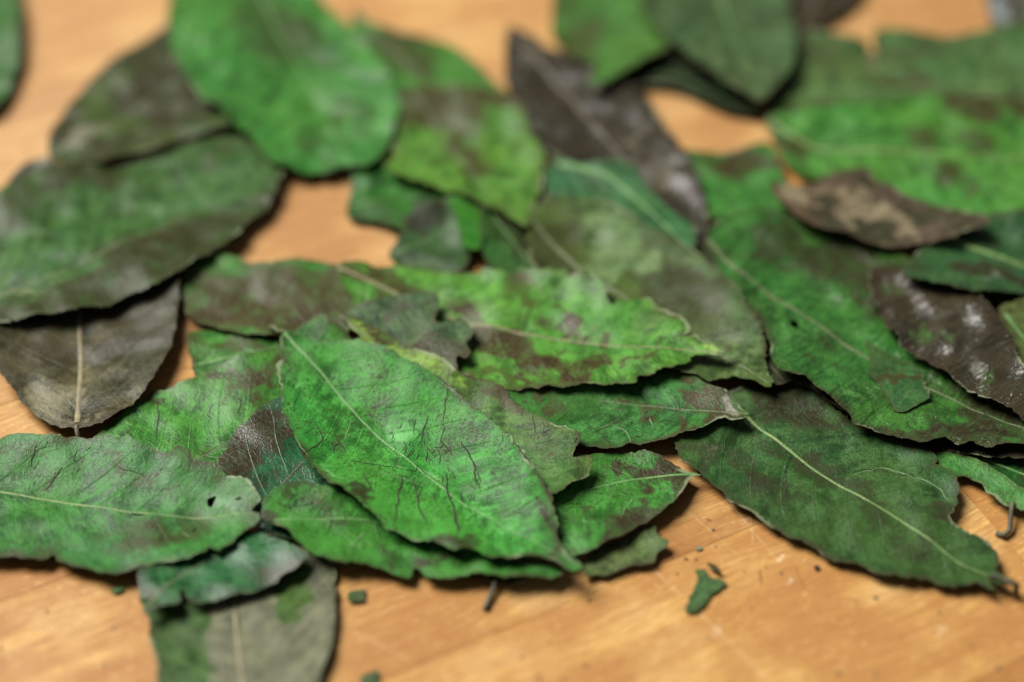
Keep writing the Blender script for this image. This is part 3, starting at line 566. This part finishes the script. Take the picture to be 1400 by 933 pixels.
leaf('dark oval leaf with grey streak at its tip, resting on the broad dark leaf', [(66,212),(72,180),(90,150),(118,115),(150,85),(190,60),(225,38),(250,20),(290,10),(330,40),(350,90),(345,140),(322,178),(290,183),(250,195),(215,204),(180,216),(140,227),(100,228),(76,223)], [(70,216),(150,172),(240,110),(340,40)], g=(.045,.090,.026), b=(.050,.046,.026), brown=[(230,120,50,60,.6,.8),(190,75,50,15,-.5,.8),(95,180,18,40,.5,.6),(160,205,50,12,-.3,.6)], pale=[(125,192,38,10,-.6,.95)], p=(.17,.165,.12), ribc='olive', ribw=.5, lift=1.4, wave=1.2, cup=1.0, wear=-.3)
leaf('big bright green leaf with scalloped rounded end beside bare wood', [(240,-60),(233,10),(232,50),(240,90),(255,118),(275,145),(305,165),(330,185),(350,205),(375,222),(405,233),(440,229),(475,225),(500,229),(520,216),(530,190),(543,165),(546,140),(536,110),(520,80),(495,50),(470,30),(447,5),(428,-20),(400,-60),(350,-100),(290,-100)],
     [(320,-100),(370,20),(430,130),(480,226)], g=(.046,.205,.036), b=(.050,.070,.028), rag=.9, brown=[(385,50,45,40,.7,.65),(350,20,30,40,.5,.5),(420,190,25,10,-.3,.55),(470,150,25,16,0,.4)], pale=[(500,215,30,14,0,.4),(255,70,12,50,.2,.35)], p=(.14,.24,.12), ribc='green', ribw=.6, lift=1.4, wave=1.5, wear=-.1, crinkle=1.8)
# ---- front left
leaf('grey-green leaf with two green patches lying flat at the front', [(190,782),(188,800),(196,830),(203,845),(206,860),(205,880),(212,900),(215,920),(219,950),(240,1010),(290,1060),(340,1080),(390,1060),(422,1000),(436,940),(446,910),(453,890),(458,860),(462,820),(459,795),(458,770),(440,762),(400,752),(300,748),(220,765)],
     [(340,1080),(331,933),(322,850),(318,750)], g=(.055,.130,.035), b='slate', p=(.145,.150,.098), pale=[(400,900,75,120,.05,1.4),(312,840,20,150,-.03,1.2),(360,890,60,70,0,1.3),(448,810,22,80,.05,1.4),(405,810,30,42,.25,-1.5)], brown=[(385,920,30,16,-.3,.5),(240,850,40,30,.2,.25)], ribc='tan', ribw=.7, lift=.25, wave=.6, fold=.2, wear=-.4, rough=.04, creases=[(.10,(326,835),(327,850),(329,866))])
leaf('dark blue-green curved leaf with notched margin over grey-green leaf', [(188,792),(195,782),(230,770),(280,755),(320,735),(350,726),(380,736),(405,750),(422,760),(412,775),(390,786),(370,798),(345,808),(320,815),(295,821),(272,826),(258,822),(252,810),(246,812),(248,826),(226,831),(212,838),(199,843),(194,836),(202,828),(208,820),(192,814)],
     [(197,840),(216,814),(265,775),(330,738)], g=(.022,.120,.034), b=(.07,.075,.05), brown=[(197,800,14,22,0,.9),(380,775,30,8,-.4,.35)], pale=[(235,800,30,5,-.8,.4)], p='dull', ribc='olive', ribw=.5, lift=.7, wave=.8, rough=-.04)
leaf('brown and teal leaf with straight dark midrib tucked under the main leaf', [(305,652),(300,636),(310,620),(318,600),(340,580),(365,562),(380,553),(400,550),(430,570),(460,610),(480,650),(470,700),(440,725),(400,735),(365,728),(345,715),(330,690),(320,661)], [(357,690),(385,660),(415,628),(450,590)], g=(.020,.115,.045), b=(.058,.048,.032), brown=[(340,625,32,40,.5,1.0),(385,590,16,30,.3,.8),(345,600,30,30,0,.9)], ribc='brown', ribw=.4, lift=.6, wave=.8, rough=-.03, wrinkle=.1)
# ---- front right of centre
leaf('pale olive leaf piece with scalloped margin flat on wood under darker leaf', [(800,785),(802,768),(820,752),(860,735),(885,720),(895,719),(901,735),(913,745),(908,752),(900,758),(895,770),(880,773),(865,774),(845,780),(820,787)], [(802,780),(900,740)], g=(.085,.155,.045), brown=[(860,755,30,6,-.4,.3)], lift=.15, wave=.4, ribc='olive', ribw=.25)
leaf('green leaf with brown scorched margin and straight midrib pointing to bare wood', [(775,628),(800,622),(840,618),(880,616),(905,624),(925,635),(940,645),(959,650),(946,654),(938,666),(925,685),(905,700),(890,712),(870,722),(850,738),(830,746),(810,758),(785,766),(768,764),(740,755),(720,720),(735,670),(755,640)],
     [(959,650),(900,650),(850,657),(800,670),(735,705)], g=(.038,.195,.030), b=(.060,.046,.030), brown=[(855,728,52,13,-.55,1.0),(905,640,35,9,.15,1.0),(855,643,14,7,.1,1.0),(935,655,14,12,0,.9),(890,668,14,5,-.6,.9),(880,693,10,5,0,.8),(790,700,12,8,0,.6)], pale=[(905,700,30,3,-.8,.5)], ribc='green', ribw=.42, lift=1.0, scratches=[(.14,(870,675),(858,692),(848,710))], wave=.9, cup=.8, wear=.3, creases=rc(835,690,60,25,12,10,-.5,5,.06))
leaf('dark green leaf scrap beneath the curled narrow leaf', [(1335,622),(1365,612),(1400,615),(1450,630),(1460,690),(1420,690),(1390,672),(1360,655)], [(1340,625),(1455,670)], g='deep', lift=.2, brown=[(1400,640,20,10,.5,.5)])
leaf('narrow bright green curled leaf with hooked stalk on bare wood', [(1279,618),(1300,616),(1330,628),(1352,640),(1376,655),(1400,674),(1440,702),(1430,718),(1400,699),(1376,691),(1352,673),(1342,660),(1330,654),(1322,648),(1300,649),(1288,636)], [(1384,690),(1350,655),(1285,622)], g=(.062,.225,.045), lift=.8, wave=.6, ribw=0, cup=1.2, petiole=[(1384,688),(1383,704),(1382,718),(1374,724),(1365,719)])
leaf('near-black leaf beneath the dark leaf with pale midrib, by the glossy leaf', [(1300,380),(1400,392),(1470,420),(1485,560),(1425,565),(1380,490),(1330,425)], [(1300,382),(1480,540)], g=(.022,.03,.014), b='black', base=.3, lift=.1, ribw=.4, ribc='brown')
leaf('yellowish olive leaf edge behind the big glossy leaf', [(1365,425),(1385,414),(1420,405),(1470,430),(1480,520),(1430,540),(1395,500)], [(1375,430),(1450,520)], g='olive', lift=.2)
leaf('large dark green leaf with raised yellow-green midrib and pointed tip on wood', [(922,612),(930,603),(945,598),(955,575),(975,548),(1000,532),(1030,525),(1060,524),(1100,530),(1130,550),(1150,570),(1180,590),(1220,603),(1260,618),(1279,630),(1272,640),(1284,640),(1299,650),(1307,665),(1308,690),(1298,707),(1311,721),(1330,735),(1350,745),(1361,756),(1369,770),(1362,780),(1374,792),(1393,806),(1380,806),(1362,800),(1350,797),(1361,812),(1345,806),(1332,799),(1310,801),(1285,800),(1270,793),(1240,792),(1210,788),(1195,785),(1180,776),(1160,770),(1140,765),(1120,753),(1095,741),(1070,731),(1055,722),(1035,709),(1015,696),(996,686),(986,673),(970,662),(955,651),(940,641),(930,628)],
     [(985,528),(1022,570),(1060,600),(1130,650),(1230,710),(1310,768),(1392,806)], g=(.038,.112,.030), b=(.042,.042,.024), base=.05, brown=[(1090,560,60,22,.3,.9),(1120,640,60,14,.5,.55),(1180,690,40,16,.5,.45),(960,620,22,22,.5,.5),(1290,715,14,22,-.5,.6),(1030,650,70,12,.7,.45),(1250,740,40,12,.5,.4)], pale=[(960,615,22,30,.5,.35),(1010,630,30,14,.5,.3)], p=(.13,.16,.10), ribc='pale', ribw=.52, lift=.5, rag=.4, scratches=[(.13,(1165,650),(1190,643),(1215,640),(1250,656)),(.14,(1250,655),(1280,668),(1298,690))], wave=1.1, wear=-.15, rough=.02,
     petiole=[(1352,790),(1372,799),(1392,808)], creases=[(.07,(1083,622),(1076,640),(1075,680)),(.08,(1165,645),(1200,642),(1250,655))] + rc(1150,640,120,50,12,16,.6,8,.05))
leaf('dark olive leaf showing beneath the grey-olive leaf and large glossy leaf', [(945,338),(985,335),(1015,370),(1045,420),(1075,480),(1100,520),(1060,535),(1030,520),(1000,450),(965,395)], [(948,340),(1070,530)], g=(.028,.045,.018), b='black', base=.2, lift=.1, ribw=.4, ribc='brown')
leaf('added black-brown leaf strip standing for the shaded gap beneath the large glossy leaf margin', [(1090,520),(1160,540),(1240,575),(1330,590),(1430,605),(1450,636),(1400,632),(1340,624),(1270,608),(1200,588),(1130,555)], [(1092,525),(1445,630)], g=(.028,.030,.018), b='black', base=.3, lift=.1, ribw=.4, ribc='brown')  # strip added to darken the gap, its shade held in the leaf colour
leaf('dark green leaf with brown glossy tip and white dry margin', [(690,532),(740,525),(800,520),(850,520),(880,515),(905,508),(925,509),(945,517),(960,528),(975,535),(995,545),(1004,555),(1016,570),(1023,576),(1016,583),(1000,583),(985,578),(965,588),(945,597),(920,604),(900,608),(875,609),(860,608),(850,613),(830,615),(810,614),(793,612),(760,600),(720,575),(695,552)],
     [(1022,576),(950,565),(860,550),(780,537),(700,530)], g=(.036,.165,.034), b=(.075,.050,.028), brown=[(968,550,30,17,.35,1.0),(1000,577,26,7,.1,1.0),(935,583,6,20,.3,.8),(878,582,10,8,0,.8),(865,563,5,14,.2,.6),(740,548,10,18,.2,.5),(930,600,25,4,-.2,.7)], pale=[(995,562,14,8,.4,.7)], p=(.20,.20,.17), ribc='olive', ribw=.26, lift=1.3, scratches=[(.14,(850,568),(830,580),(815,590)),(.14,(843,582),(858,595),(862,606)),(.14,(888,570),(895,585))], wave=1.1, wear=.3, creases=[(.12,(940,565),(937,580),(934,592))] + rc(870,580,70,22,12,12,.8,9,.06))
leaf('very large glossy leaf, green by its base, wrinkled brown towards its far side', [(966,330),(970,350),(982,380),(1000,410),(1020,430),(1040,455),(1050,480),(1052,510),(1060,525),(1080,531),(1098,530),(1108,540),(1120,549),(1130,554),(1140,566),(1150,572),(1160,577),(1166,588),(1190,594),(1215,603),(1235,606),(1255,614),(1275,610),(1290,607),(1308,617),(1325,612),(1345,622),(1370,618),(1400,620),(1450,632),(1485,622),(1460,590),(1430,555),(1410,530),(1395,500),(1385,480),(1370,455),(1355,430),(1335,405),(1300,385),(1250,355),(1200,330),(1150,315),(1090,300),(1040,290),(1000,297),(975,312)],
     [(968,334),(999,367),(1090,425),(1187,485),(1270,526),(1400,595),(1480,622)], g=(.040,.165,.028), b=(.048,.042,.026), base=.08, brown=[(1300,440,105,62,.55,1.0),(1220,390,50,30,.3,.75),(1380,540,40,55,.4,.9),(1120,350,70,24,.2,.75),(1060,330,30,14,.2,.6),(1300,602,100,13,.05,.9),(1100,330,35,10,0,.5),(1260,480,50,28,.5,-.35),(1160,500,14,10,0,.5)], pale=[(1080,460,40,14,.1,.4),(1175,540,14,14,0,.5)], p=(.09,.26,.075), ribc='olive', ribw=.6, lift=.7, wave=1.5, rough=-.16, wrinkle=1.1, fold=.8, crinkle=1.6,
     holes=[[(1079,446),(1084,442),(1091,445),(1090,451),(1084,453)]], bumps=[(1320,600,9,.6)],
     creases=[(.10,(1300,480),(1306,495),(1305,520),(1304,540)),(.14,(1340,560),(1362,580),(1368,600))] + rc(1300,560,70,30,8,16,.9,12,.07))
leaf('wrinkled blackish brown leaf with cool sheen lying across the large glossy leaf', [(1192,362),(1240,368),(1300,382),(1338,404),(1360,432),(1380,465),(1397,500),(1414,537),(1440,580),(1425,600),(1395,578),(1365,556),(1330,538),(1285,505),(1255,482),(1232,468),(1208,432),(1190,395)], [(1194,364),(1270,420),(1340,480),(1435,595)], g=(.048,.050,.028), b=(.040,.032,.020), base=.35, p=(.05,.12,.03), pale=[(1270,455,26,14,.6,.6),(1330,520,24,10,.6,.5),(1215,385,18,12,.3,.5)], ribc='brown', ribw=0, lift=.1, wave=1.0, rough=-.17, wrinkle=1.3, crinkle=2.4, rag=.7, curl=1.2, ridges=[(1.1,1.1,(1182,372),(1176,400),(1170,435)),(1.0,.9,(1226,405),(1232,430),(1230,460)),(1.2,1.0,(1348,495),(1352,520),(1358,545)),(1.0,.8,(1080,306),(1086,330),(1092,356)),(.9,.8,(1294,440),(1302,480),(1305,538)),(1.0,.8,(1252,400),(1262,420)),(1.0,.8,(1325,420),(1345,440)),(1.1,.9,(1290,590),(1330,606)),(1.0,.7,(1385,530),(1395,570))])
leaf('dark green leaf with pale raised midrib under the tip of grey dead leaf', [(1231,388),(1240,372),(1255,345),(1290,318),(1340,300),(1400,292),(1500,310),(1530,380),(1440,397),(1400,403),(1365,406),(1330,413),(1300,408),(1265,403),(1240,401)], [(1300,322),(1330,335),(1400,360),(1520,395)], g=(.034,.105,.032), b='umber', brown=[(1350,375,50,10,.1,.8),(1340,325,40,8,.2,.7)], pale=[(1360,385,40,4,-.1,.7),(1300,395,25,14,0,.3)], p=(.16,.18,.13), ribc='pale', ribw=.9, lift=1.8, wave=1.2, rough=-.08, wrinkle=.4)
leaf('grey-tan blotched dead leaf lying across the green leaves', [(1053,250),(1065,252),(1100,250),(1130,237),(1160,233),(1185,235),(1196,246),(1215,252),(1240,268),(1270,278),(1300,292),(1335,306),(1352,315),(1345,323),(1320,325),(1308,329),(1305,336),(1270,335),(1245,335),(1215,340),(1190,337),(1160,328),(1120,318),(1090,305),(1068,285),(1057,268)],
     [(1055,253),(1150,280),(1250,305),(1350,317)], g=(.085,.078,.052), b=(.060,.058,.042), p=(.20,.17,.11), brown=[(1125,290,28,18,.2,.9),(1190,318,22,16,.2,.9),(1180,258,18,14,.4,.8),(1250,290,26,14,.4,.9),(1310,310,30,12,.3,.7)], pale=[(1080,262,35,9,.15,.9),(1140,255,14,14,0,.8),(1195,282,42,14,.5,1.0),(1170,300,16,14,.6,.8),(1240,315,20,10,.3,.8),(1225,332,50,5,.05,.6)], ribw=0, lift=1.5, wave=1.6, rough=.14, wear=.4, crinkle=1.6)
leaf('dull green broken leaf square lying on the large glossy leaf', [(1184,464),(1200,474),(1215,480),(1235,488),(1255,500),(1265,520),(1270,547),(1252,560),(1236,568),(1222,567),(1210,545),(1198,522),(1187,513),(1190,490)], g=(.042,.125,.036), brown=[(1225,506,40,5,-.1,.7)], fragment=True, lift=.1, curl=.2, category='leaf piece')
# ---- centre
leaf('blue-green leaf with bright midrib over the long dark brown leaf', [(748,228),(760,215),(790,226),(830,224),(865,230),(880,250),(900,275),(930,300),(951,318),(948,345),(935,352),(900,345),(860,330),(820,310),(780,298),(752,275),(745,248)], [(765,222),(830,240),(870,270),(910,310),(945,348)], g=(.032,.130,.042), pale=[(775,230,14,14,0,.5),(797,246,8,6,0,.6)], p=(.10,.25,.15), ribc='green', ribw=.85, lift=.4, wave=.8)
leaf('grey-olive leaf with crinkled margin and curled tip over large glossy leaf', [(985,385),(1005,400),(1016,420),(1031,440),(1039,460),(1045,480),(1046,500),(1047,517),(1059,528),(1055,538),(1040,539),(1026,527),(1010,522),(990,519),(970,526),(955,519),(935,512),(900,500),(850,460),(800,420),(760,390),(730,365),(720,332),(724,302),(742,282),(770,280),(800,279),(850,294),(900,324),(945,347),(970,367)],
     [(728,308),(800,365),(870,408),(960,465),(1056,534)], g=(.062,.125,.034), b=(.050,.058,.025), p=(.12,.20,.075), brown=[(920,390,60,34,.5,.75),(770,330,30,30,.2,.5),(960,385,40,16,.5,.6)], pale=[(850,330,50,28,.3,.85),(830,360,22,8,.1,.8),(1010,500,40,30,.6,.5),(960,430,30,16,.3,.3)], ribc='olive', ribw=.85, lift=.8, wave=1.2, rag=.6, rough=.015, wear=-.2, wrinkle=.3, crinkle=1.5)
leaf('bright green leaf with brown central stains and yellow pointed tip', [(462,372),(480,362),(520,366),(560,362),(600,368),(640,372),(665,368),(690,375),(720,372),(760,378),(800,385),(826,395),(831,406),(829,416),(838,425),(846,420),(870,417),(890,420),(905,432),(916,440),(930,448),(943,460),(941,468),(931,471),(939,473),(949,468),(960,478),(975,487),(992,492),(999,497),(990,505),(975,502),(955,496),(941,498),(945,503),(930,508),(915,514),(905,512),(890,521),(872,524),(868,529),(840,530),(800,529),(770,532),(740,530),(700,531),(680,526),(650,515),(630,508),(622,500),(600,480),(560,460),(520,440),(490,420),(470,400)],
     [(463,370),(540,398),(620,430),(700,448),(780,462),(860,478),(940,488),(998,498)], g=(.072,.255,.034), b=(.070,.050,.024), p=(.22,.34,.07), brown=[(700,470,38,20,.5,1.0),(760,500,60,9,.5,.95),(640,440,30,12,.4,.9),(730,515,10,12,0,.7),(815,490,10,20,.7,.85),(772,448,8,14,.5,.8),(680,520,60,6,.1,.5),(520,385,40,8,.4,.7),(880,485,50,4,-.5,.6),(720,400,30,8,.2,.4)], pale=[(975,494,30,6,.2,.9),(900,436,8,6,0,.8),(860,450,12,6,0,.3)], ribc='tan', ribw=.55, lift=1.2, wave=1.3, rag=.6, wear=.35, bumps=[(690,420,30,1.2)], creases=rc(800,490,120,25,14,14,-.5,15,.06))
leaf('dull green torn leaf with wavy notched end resting on the bright stained leaf', [(470,432),(500,417),(540,408),(580,402),(597,405),(601,420),(596,434),(602,441),(616,440),(629,432),(640,440),(649,453),(640,468),(643,484),(635,492),(625,489),(625,506),(610,500),(580,491),(540,473),(500,458),(475,447)], [(548,474),(580,450),(600,420)], g=(.055,.125,.050), b=(.075,.062,.045), brown=[(590,470,30,12,.3,.6),(500,440,30,9,-.2,.5),(570,415,30,8,-.2,.5),(620,495,12,10,.5,.8)], pale=[(630,460,16,22,0,.4)], p=(.13,.20,.12), ribc='olive', ribw=.35, lift=1.0, wave=1.0)
leaf('yellow-green to olive leaf half hidden behind the main bright leaf', [(466,441),(480,447),(500,456),(520,464),(540,471),(560,482),(590,492),(610,500),(622,513),(640,517),(665,522),(688,532),(700,548),(716,561),(735,572),(755,584),(775,593),(794,604),(788,620),(780,632),(790,633),(808,630),(811,637),(804,655),(795,662),(785,665),(772,675),(755,684),(730,680),(650,620),(560,540),(500,480),(475,457)],
     [(467,443),(560,510),(650,590),(760,680)], g=(.068,.165,.040), p=(.19,.33,.05), b=(.085,.062,.038), brown=[(512,465,22,10,.5,.8),(550,490,14,7,.4,.6),(680,545,40,10,.3,.5)], pale=[(490,460,24,10,.7,.9),(580,505,60,14,.5,.85)], ribc='olive', ribw=.3, lift=.5,  wave=.7, rough=.03, creases=[(.12,(714,549),(716,560),(712,570)),(.09,(729,566),(728,580),(733,595))] + rc(730,620,50,35,8,12,.6,14,.045))
leaf('narrow dark leaf edge with short stalk under the front green leaf', [(640,788),(672,796),(690,798),(720,796),(736,787),(720,770),(680,765),(645,770)], [(678,796),(690,768)], g='dark', lift=.1, wave=.3, ribw=0, petiole=[(679,790),(675,804),(668,817),(663,829)])
leaf('green leaf with notched lower margin lying under the main bright leaf', [(358,716),(360,702),(365,691),(375,681),(385,675),(400,670),(420,668),(450,672),(490,672),(560,700),(640,740),(700,760),(760,775),(772,784),(755,790),(720,789),(690,792),(670,787),(640,785),(620,788),(600,787),(582,784),(573,774),(568,772),(564,776),(560,786),(540,783),(520,775),(500,773),(480,770),(460,772),(440,768),(422,760),(405,745),(395,735),(380,725),(370,721)],
     [(360,719),(420,715),(480,711),(520,712),(620,745),(765,784)], g=(.042,.215,.034), b=(.050,.040,.026), brown=[(365,708,12,16,0,.9),(415,672,22,7,-.1,.8),(515,750,28,8,.2,.5),(590,755,30,10,.3,.6)], pale=[(480,745,5,30,.6,.5),(440,695,20,14,0,.3)], p=(.16,.30,.10), ribc='green', ribw=.32, lift=.8, wave=.8, wear=.35, scratches=[(.2,(500,725),(485,740),(478,752))], creases=[(.09,(375,692),(385,698),(400,699),(430,695)),(.07,(455,712),(451,722),(448,730))] + rc(440,700,60,25,8,12,.5,18,.06))
leaf('large dull green leaf with pale midrib, small holes and curled broken corner', [(0,604),(8,599),(30,597),(60,600),(100,603),(125,606),(145,605),(158,607),(162,615),(170,610),(178,608),(190,618),(205,622),(230,632),(240,630),(246,622),(253,625),(262,632),(266,642),(275,644),(290,646),(300,648),(305,655),(303,661),(318,662),(325,665),(335,667),(345,675),(352,685),(358,696),(350,702),(346,708),(356,712),(359,718),(350,728),(335,738),(318,752),(305,757),(290,760),(286,757),(283,765),(270,768),(255,774),(230,778),(205,779),(190,779),(175,783),(155,786),(130,782),(110,776),(90,770),(78,766),(75,758),(68,757),(60,764),(30,763),(0,761),(-60,755),(-120,740),(-180,700),(-200,660),(-150,630),(-80,610)],
     [(-200,655),(-100,658),(0,668),(100,685),(180,700),(260,708),(357,712)], g=(.040,.185,.036), b=(.062,.072,.032), p=(.12,.24,.12), brown=[(230,735,50,20,-.1,.55),(20,625,40,10,-.2,.4),(70,655,24,5,-.8,.6),(160,645,22,6,.3,.6),(200,660,25,6,-.6,.45),(60,735,30,14,0,.3)], pale=[(315,690,42,17,.2,.75),(240,650,16,22,.5,.6),(210,690,30,12,0,.35),(150,612,14,8,0,.4),(200,782,80,3,-.05,.5)], ribc='pale', ribw=.45, lift=.9, scratches=[(.12,(98,655),(112,660),(104,668)),(.2,(250,730),(258,737),(266,733)),(.14,(120,705),(130,698),(140,692)),(.12,(262,645),(255,660),(245,672))], wave=1.0, cup=.8, rough=.015,
     holes=[[(284,688),(290,686),(297,685),(294,692),(290,698),(285,696)], [(322,693),(328,691),(333,692),(328,695)], [(179,701),(190,703),(202,703),(194,705.5),(184,704)], [(261,729),(268,723),(266,729)]],
     bumps=[(245,640,14,1.6),(320,685,16,.7)], creases=[(.16,(50,613),(45,625),(42,638)),(.10,(105,762),(99,768),(96,774)),(.12,(85,640),(75,652),(60,664)),(.07,(160,645),(180,652),(195,655))] + rc(120,640,100,25,10,10,-.8,21,.05))
leaf('main bright green leaf, sharply lit, with dark crease marks and pointed tip', [(386,463),(395,462),(410,466),(435,473),(460,473),(485,475),(505,481),(530,490),(555,502),(575,512),(592,520),(608,528),(620,538),(640,555),(655,570),(672,585),(690,600),(702,612),(713,628),(725,645),(738,660),(748,680),(757,700),(762,720),(763,740),(768,755),(778,768),(798,784),(790,787),(775,785),(760,778),(745,770),(725,765),(705,768),(690,768),(672,771),(655,762),(640,757),(622,760),(605,752),(590,745),(570,742),(545,732),(530,728),(510,712),(492,698),(475,685),(460,672),(445,660),(432,648),(420,635),(410,620),(402,605),(396,590),(390,570),(386,550),(383,525),(382,505),(386,490),(384,475)],
     [(385,460),(440,510),(490,562),(540,605),(590,645),(625,675),(700,725),(797,784)], g=(.046,.262,.040), b=(.050,.048,.028), p=(.11,.36,.10), brown=[(610,745,22,16,-.4,.7),(487,685,12,6,-.4,.9),(757,720,6,40,-.15,.7),(410,500,14,30,-.3,.3)], pale=[(552,582,20,9,-.3,.75),(590,642,7,12,.7,.75),(420,530,16,14,0,.4),(650,690,22,10,.5,.5),(690,720,30,14,.5,.5),(470,560,20,10,.5,.35),(630,550,16,20,.6,.4),(720,680,14,10,0,.4),(700,760,40,8,.1,.4)], ribc='green', ribw=.46, lift=.8, wave=1.0, cup=.5, wear=.35, rough=.025, petc='olive', rag=.45, scratches=rc(570,640,150,120,14,12,.6,41,.06)+rc(600,600,60,60,8,14,.1,42,.05)+[(.12,(482,562),(476,580),(472,598)),(.13,(440,640),(452,655),(466,662)),(.1,(515,640),(545,648),(580,656)),(.12,(578,632),(592,640),(604,652)),(.1,(640,628),(670,626),(700,632)),(.12,(400,600),(412,620),(424,632))],
     petiole=[(390,464),(380,456),(370,446)], bumps=[(622,735,14,1.2)], crinkle=1.6,
     creases=[(.16,(550,643),(548,660),(545,680),(542,700),(540,722)),(.16,(577,658),(573,672),(572,688),(578,705),(585,720)),(.26,(609,638),(612,665),(619,685),(623,705),(627,725),(625,748)),(.17,(631,600),(640,616),(648,633),(651,655),(656,668)),(.20,(497,647),(503,662),(512,680)),
              (.11,(565,645),(567,660),(569,676)),(.11,(592,668),(595,682)),(.10,(611,533),(609,555),(606,575)),(.10,(607,580),(603,597),(612,607),(619,615)),(.10,(586,568),(580,582),(575,598)),(.08,(567,572),(565,590)),(.10,(552,596),(556,605),(551,613)),(.09,(563,600),(566,609),(559,616)),(.10,(585,610),(583,622)),(.09,(600,610),(601,624)),
              (.07,(482,628),(520,630),(566,636)),(.08,(640,709),(648,702),(656,701)),(.12,(461,600),(468,606),(473,616)),(.10,(455,618),(459,606),(464,603)),(.12,(430,580),(438,592),(440,605),(430,615),(412,632)),(.09,(410,538),(404,552),(402,562)),(.10,(604,640),(603,655)),(.10,(618,634),(621,646)),(.10,(653,640),(656,655),(654,662)),
              (.08,(700,702),(720,696),(738,688)),(.08,(690,705),(715,703)),(.09,(668,642),(676,652)),(.09,(631,668),(633,678))] + rc(570,600,40,30,16,9,1.5,30,.07) + rc(600,660,60,40,12,9,1.4,31,.05) + rc(430,560,35,60,10,10,1.2,32,.06) + rc(700,620,25,40,8,10,1.0,33,.05)
              + [(.14,(702,612),(713,628),(725,645),(737,660)),(.14,(738,660),(748,682),(757,702)),(.10,(592,521),(620,539),(645,560)),(.12,(510,713),(492,699),(472,684)),(.12,(640,758),(622,761),(604,753))])
# ---- small broken pieces on the wood
leaf('small three-cornered green leaf scrap on bare wood', [(952,778),(965,777),(973,788),(993,797),(985,805),(972,815),(965,827),(945,838),(937,836),(940,820),(948,805),(952,790)], g=(.060,.145,.045), fragment=True, lift=.3, category='leaf piece')
leaf('tiny dark green sliver touching the three-cornered scrap', [(966,770),(977,772),(987,782),(976,781)], g='dark', fragment=True, lift=.2, rag=.05, category='leaf piece')
leaf('small square dark green leaf chip beside the grey-green leaf', [(477,810),(490,807),(499,806),(500,811),(497,814),(500,820),(487,824),(476,822)], g='mid', fragment=True, lift=.3, rag=.08, category='leaf piece')
leaf('dark green leaf chip on bare wood well below the short stalk', [(494,925),(506,920),(518,917),(517,932),(508,946),(494,938)], g='dark', fragment=True, lift=.3, rag=.08, category='leaf piece')
leaf('tiny bright green sliver on the wood in front of the leaf with holes', [(150,807),(158,804),(167,801),(170,806),(163,811),(154,811)], g='green', fragment=True, lift=.2, rag=.05, category='leaf piece')
leaf('tiny grey-green crumb on bare wood above the three-cornered scrap', [(950,751),(953,748),(960,747),(960,751),(955,753)], g='dull', fragment=True, lift=.1, rag=.03, category='leaf piece')
leaf('black crumb on wood below the large dark green leaf', [(1112,776),(1116,773),(1121,775),(1121,779),(1115,780)], g='black', fragment=True, lift=.2, rag=.03, category='leaf piece')
leaf('pale green fleck on wood below the main leaf tip', [(753,793),(757,789),(761,788),(758,795),(755,799)], g='lime', fragment=True, lift=.1, rag=.03, category='leaf piece')
# ---- loose dust of broken leaf on the bare wood
def crumbs():
    r = random.Random(5); vs, ff = [], []
    spots = [(r.uniform(480, 1380), r.uniform(800, 930)) for _ in range(24)] + [(r.uniform(0, 190), r.uniform(795, 930)) for _ in range(8)] + [(r.uniform(920, 1080), r.uniform(690, 790)) for _ in range(12)]
    for (px_, py_) in spots:
        c = unp((px_, py_)); ix = int((c[0] - GX0) / GS); iy = int((c[1] - GY0) / GS)
        if H[max(0, iy - 2):iy + 3, max(0, ix - 2):ix + 3].max() > 1e-6: continue
        sz = 0.00016 * r.uniform(.5, 2.0) ** 1.3; k = r.randint(4, 6); a0 = r.uniform(0, 6.28); s0 = len(vs)
        ring = [(c[0] + math.cos(a0 + 6.28 * i / k) * sz * r.uniform(.5, 1.4), c[1] + math.sin(a0 + 6.28 * i / k) * sz * r.uniform(.5, 1.4)) for i in range(k)]
        vs += [(x, y, .00003) for x, y in ring] + [(x, y, .00003 + sz * r.uniform(.3, .9)) for x, y in ring]
        ff += [tuple(s0 + k + i for i in range(k))] + [(s0 + i, s0 + (i + 1) % k, s0 + k + (i + 1) % k, s0 + k + i) for i in range(k)]
    o = new_obj('leaf_crumbs', vs, ff, STEM, None, False)
    o['label'] = 'fine dark leaf crumbs scattered over the bare wood'; o['category'] = 'crumbs'; o['kind'] = 'stuff'
crumbs()
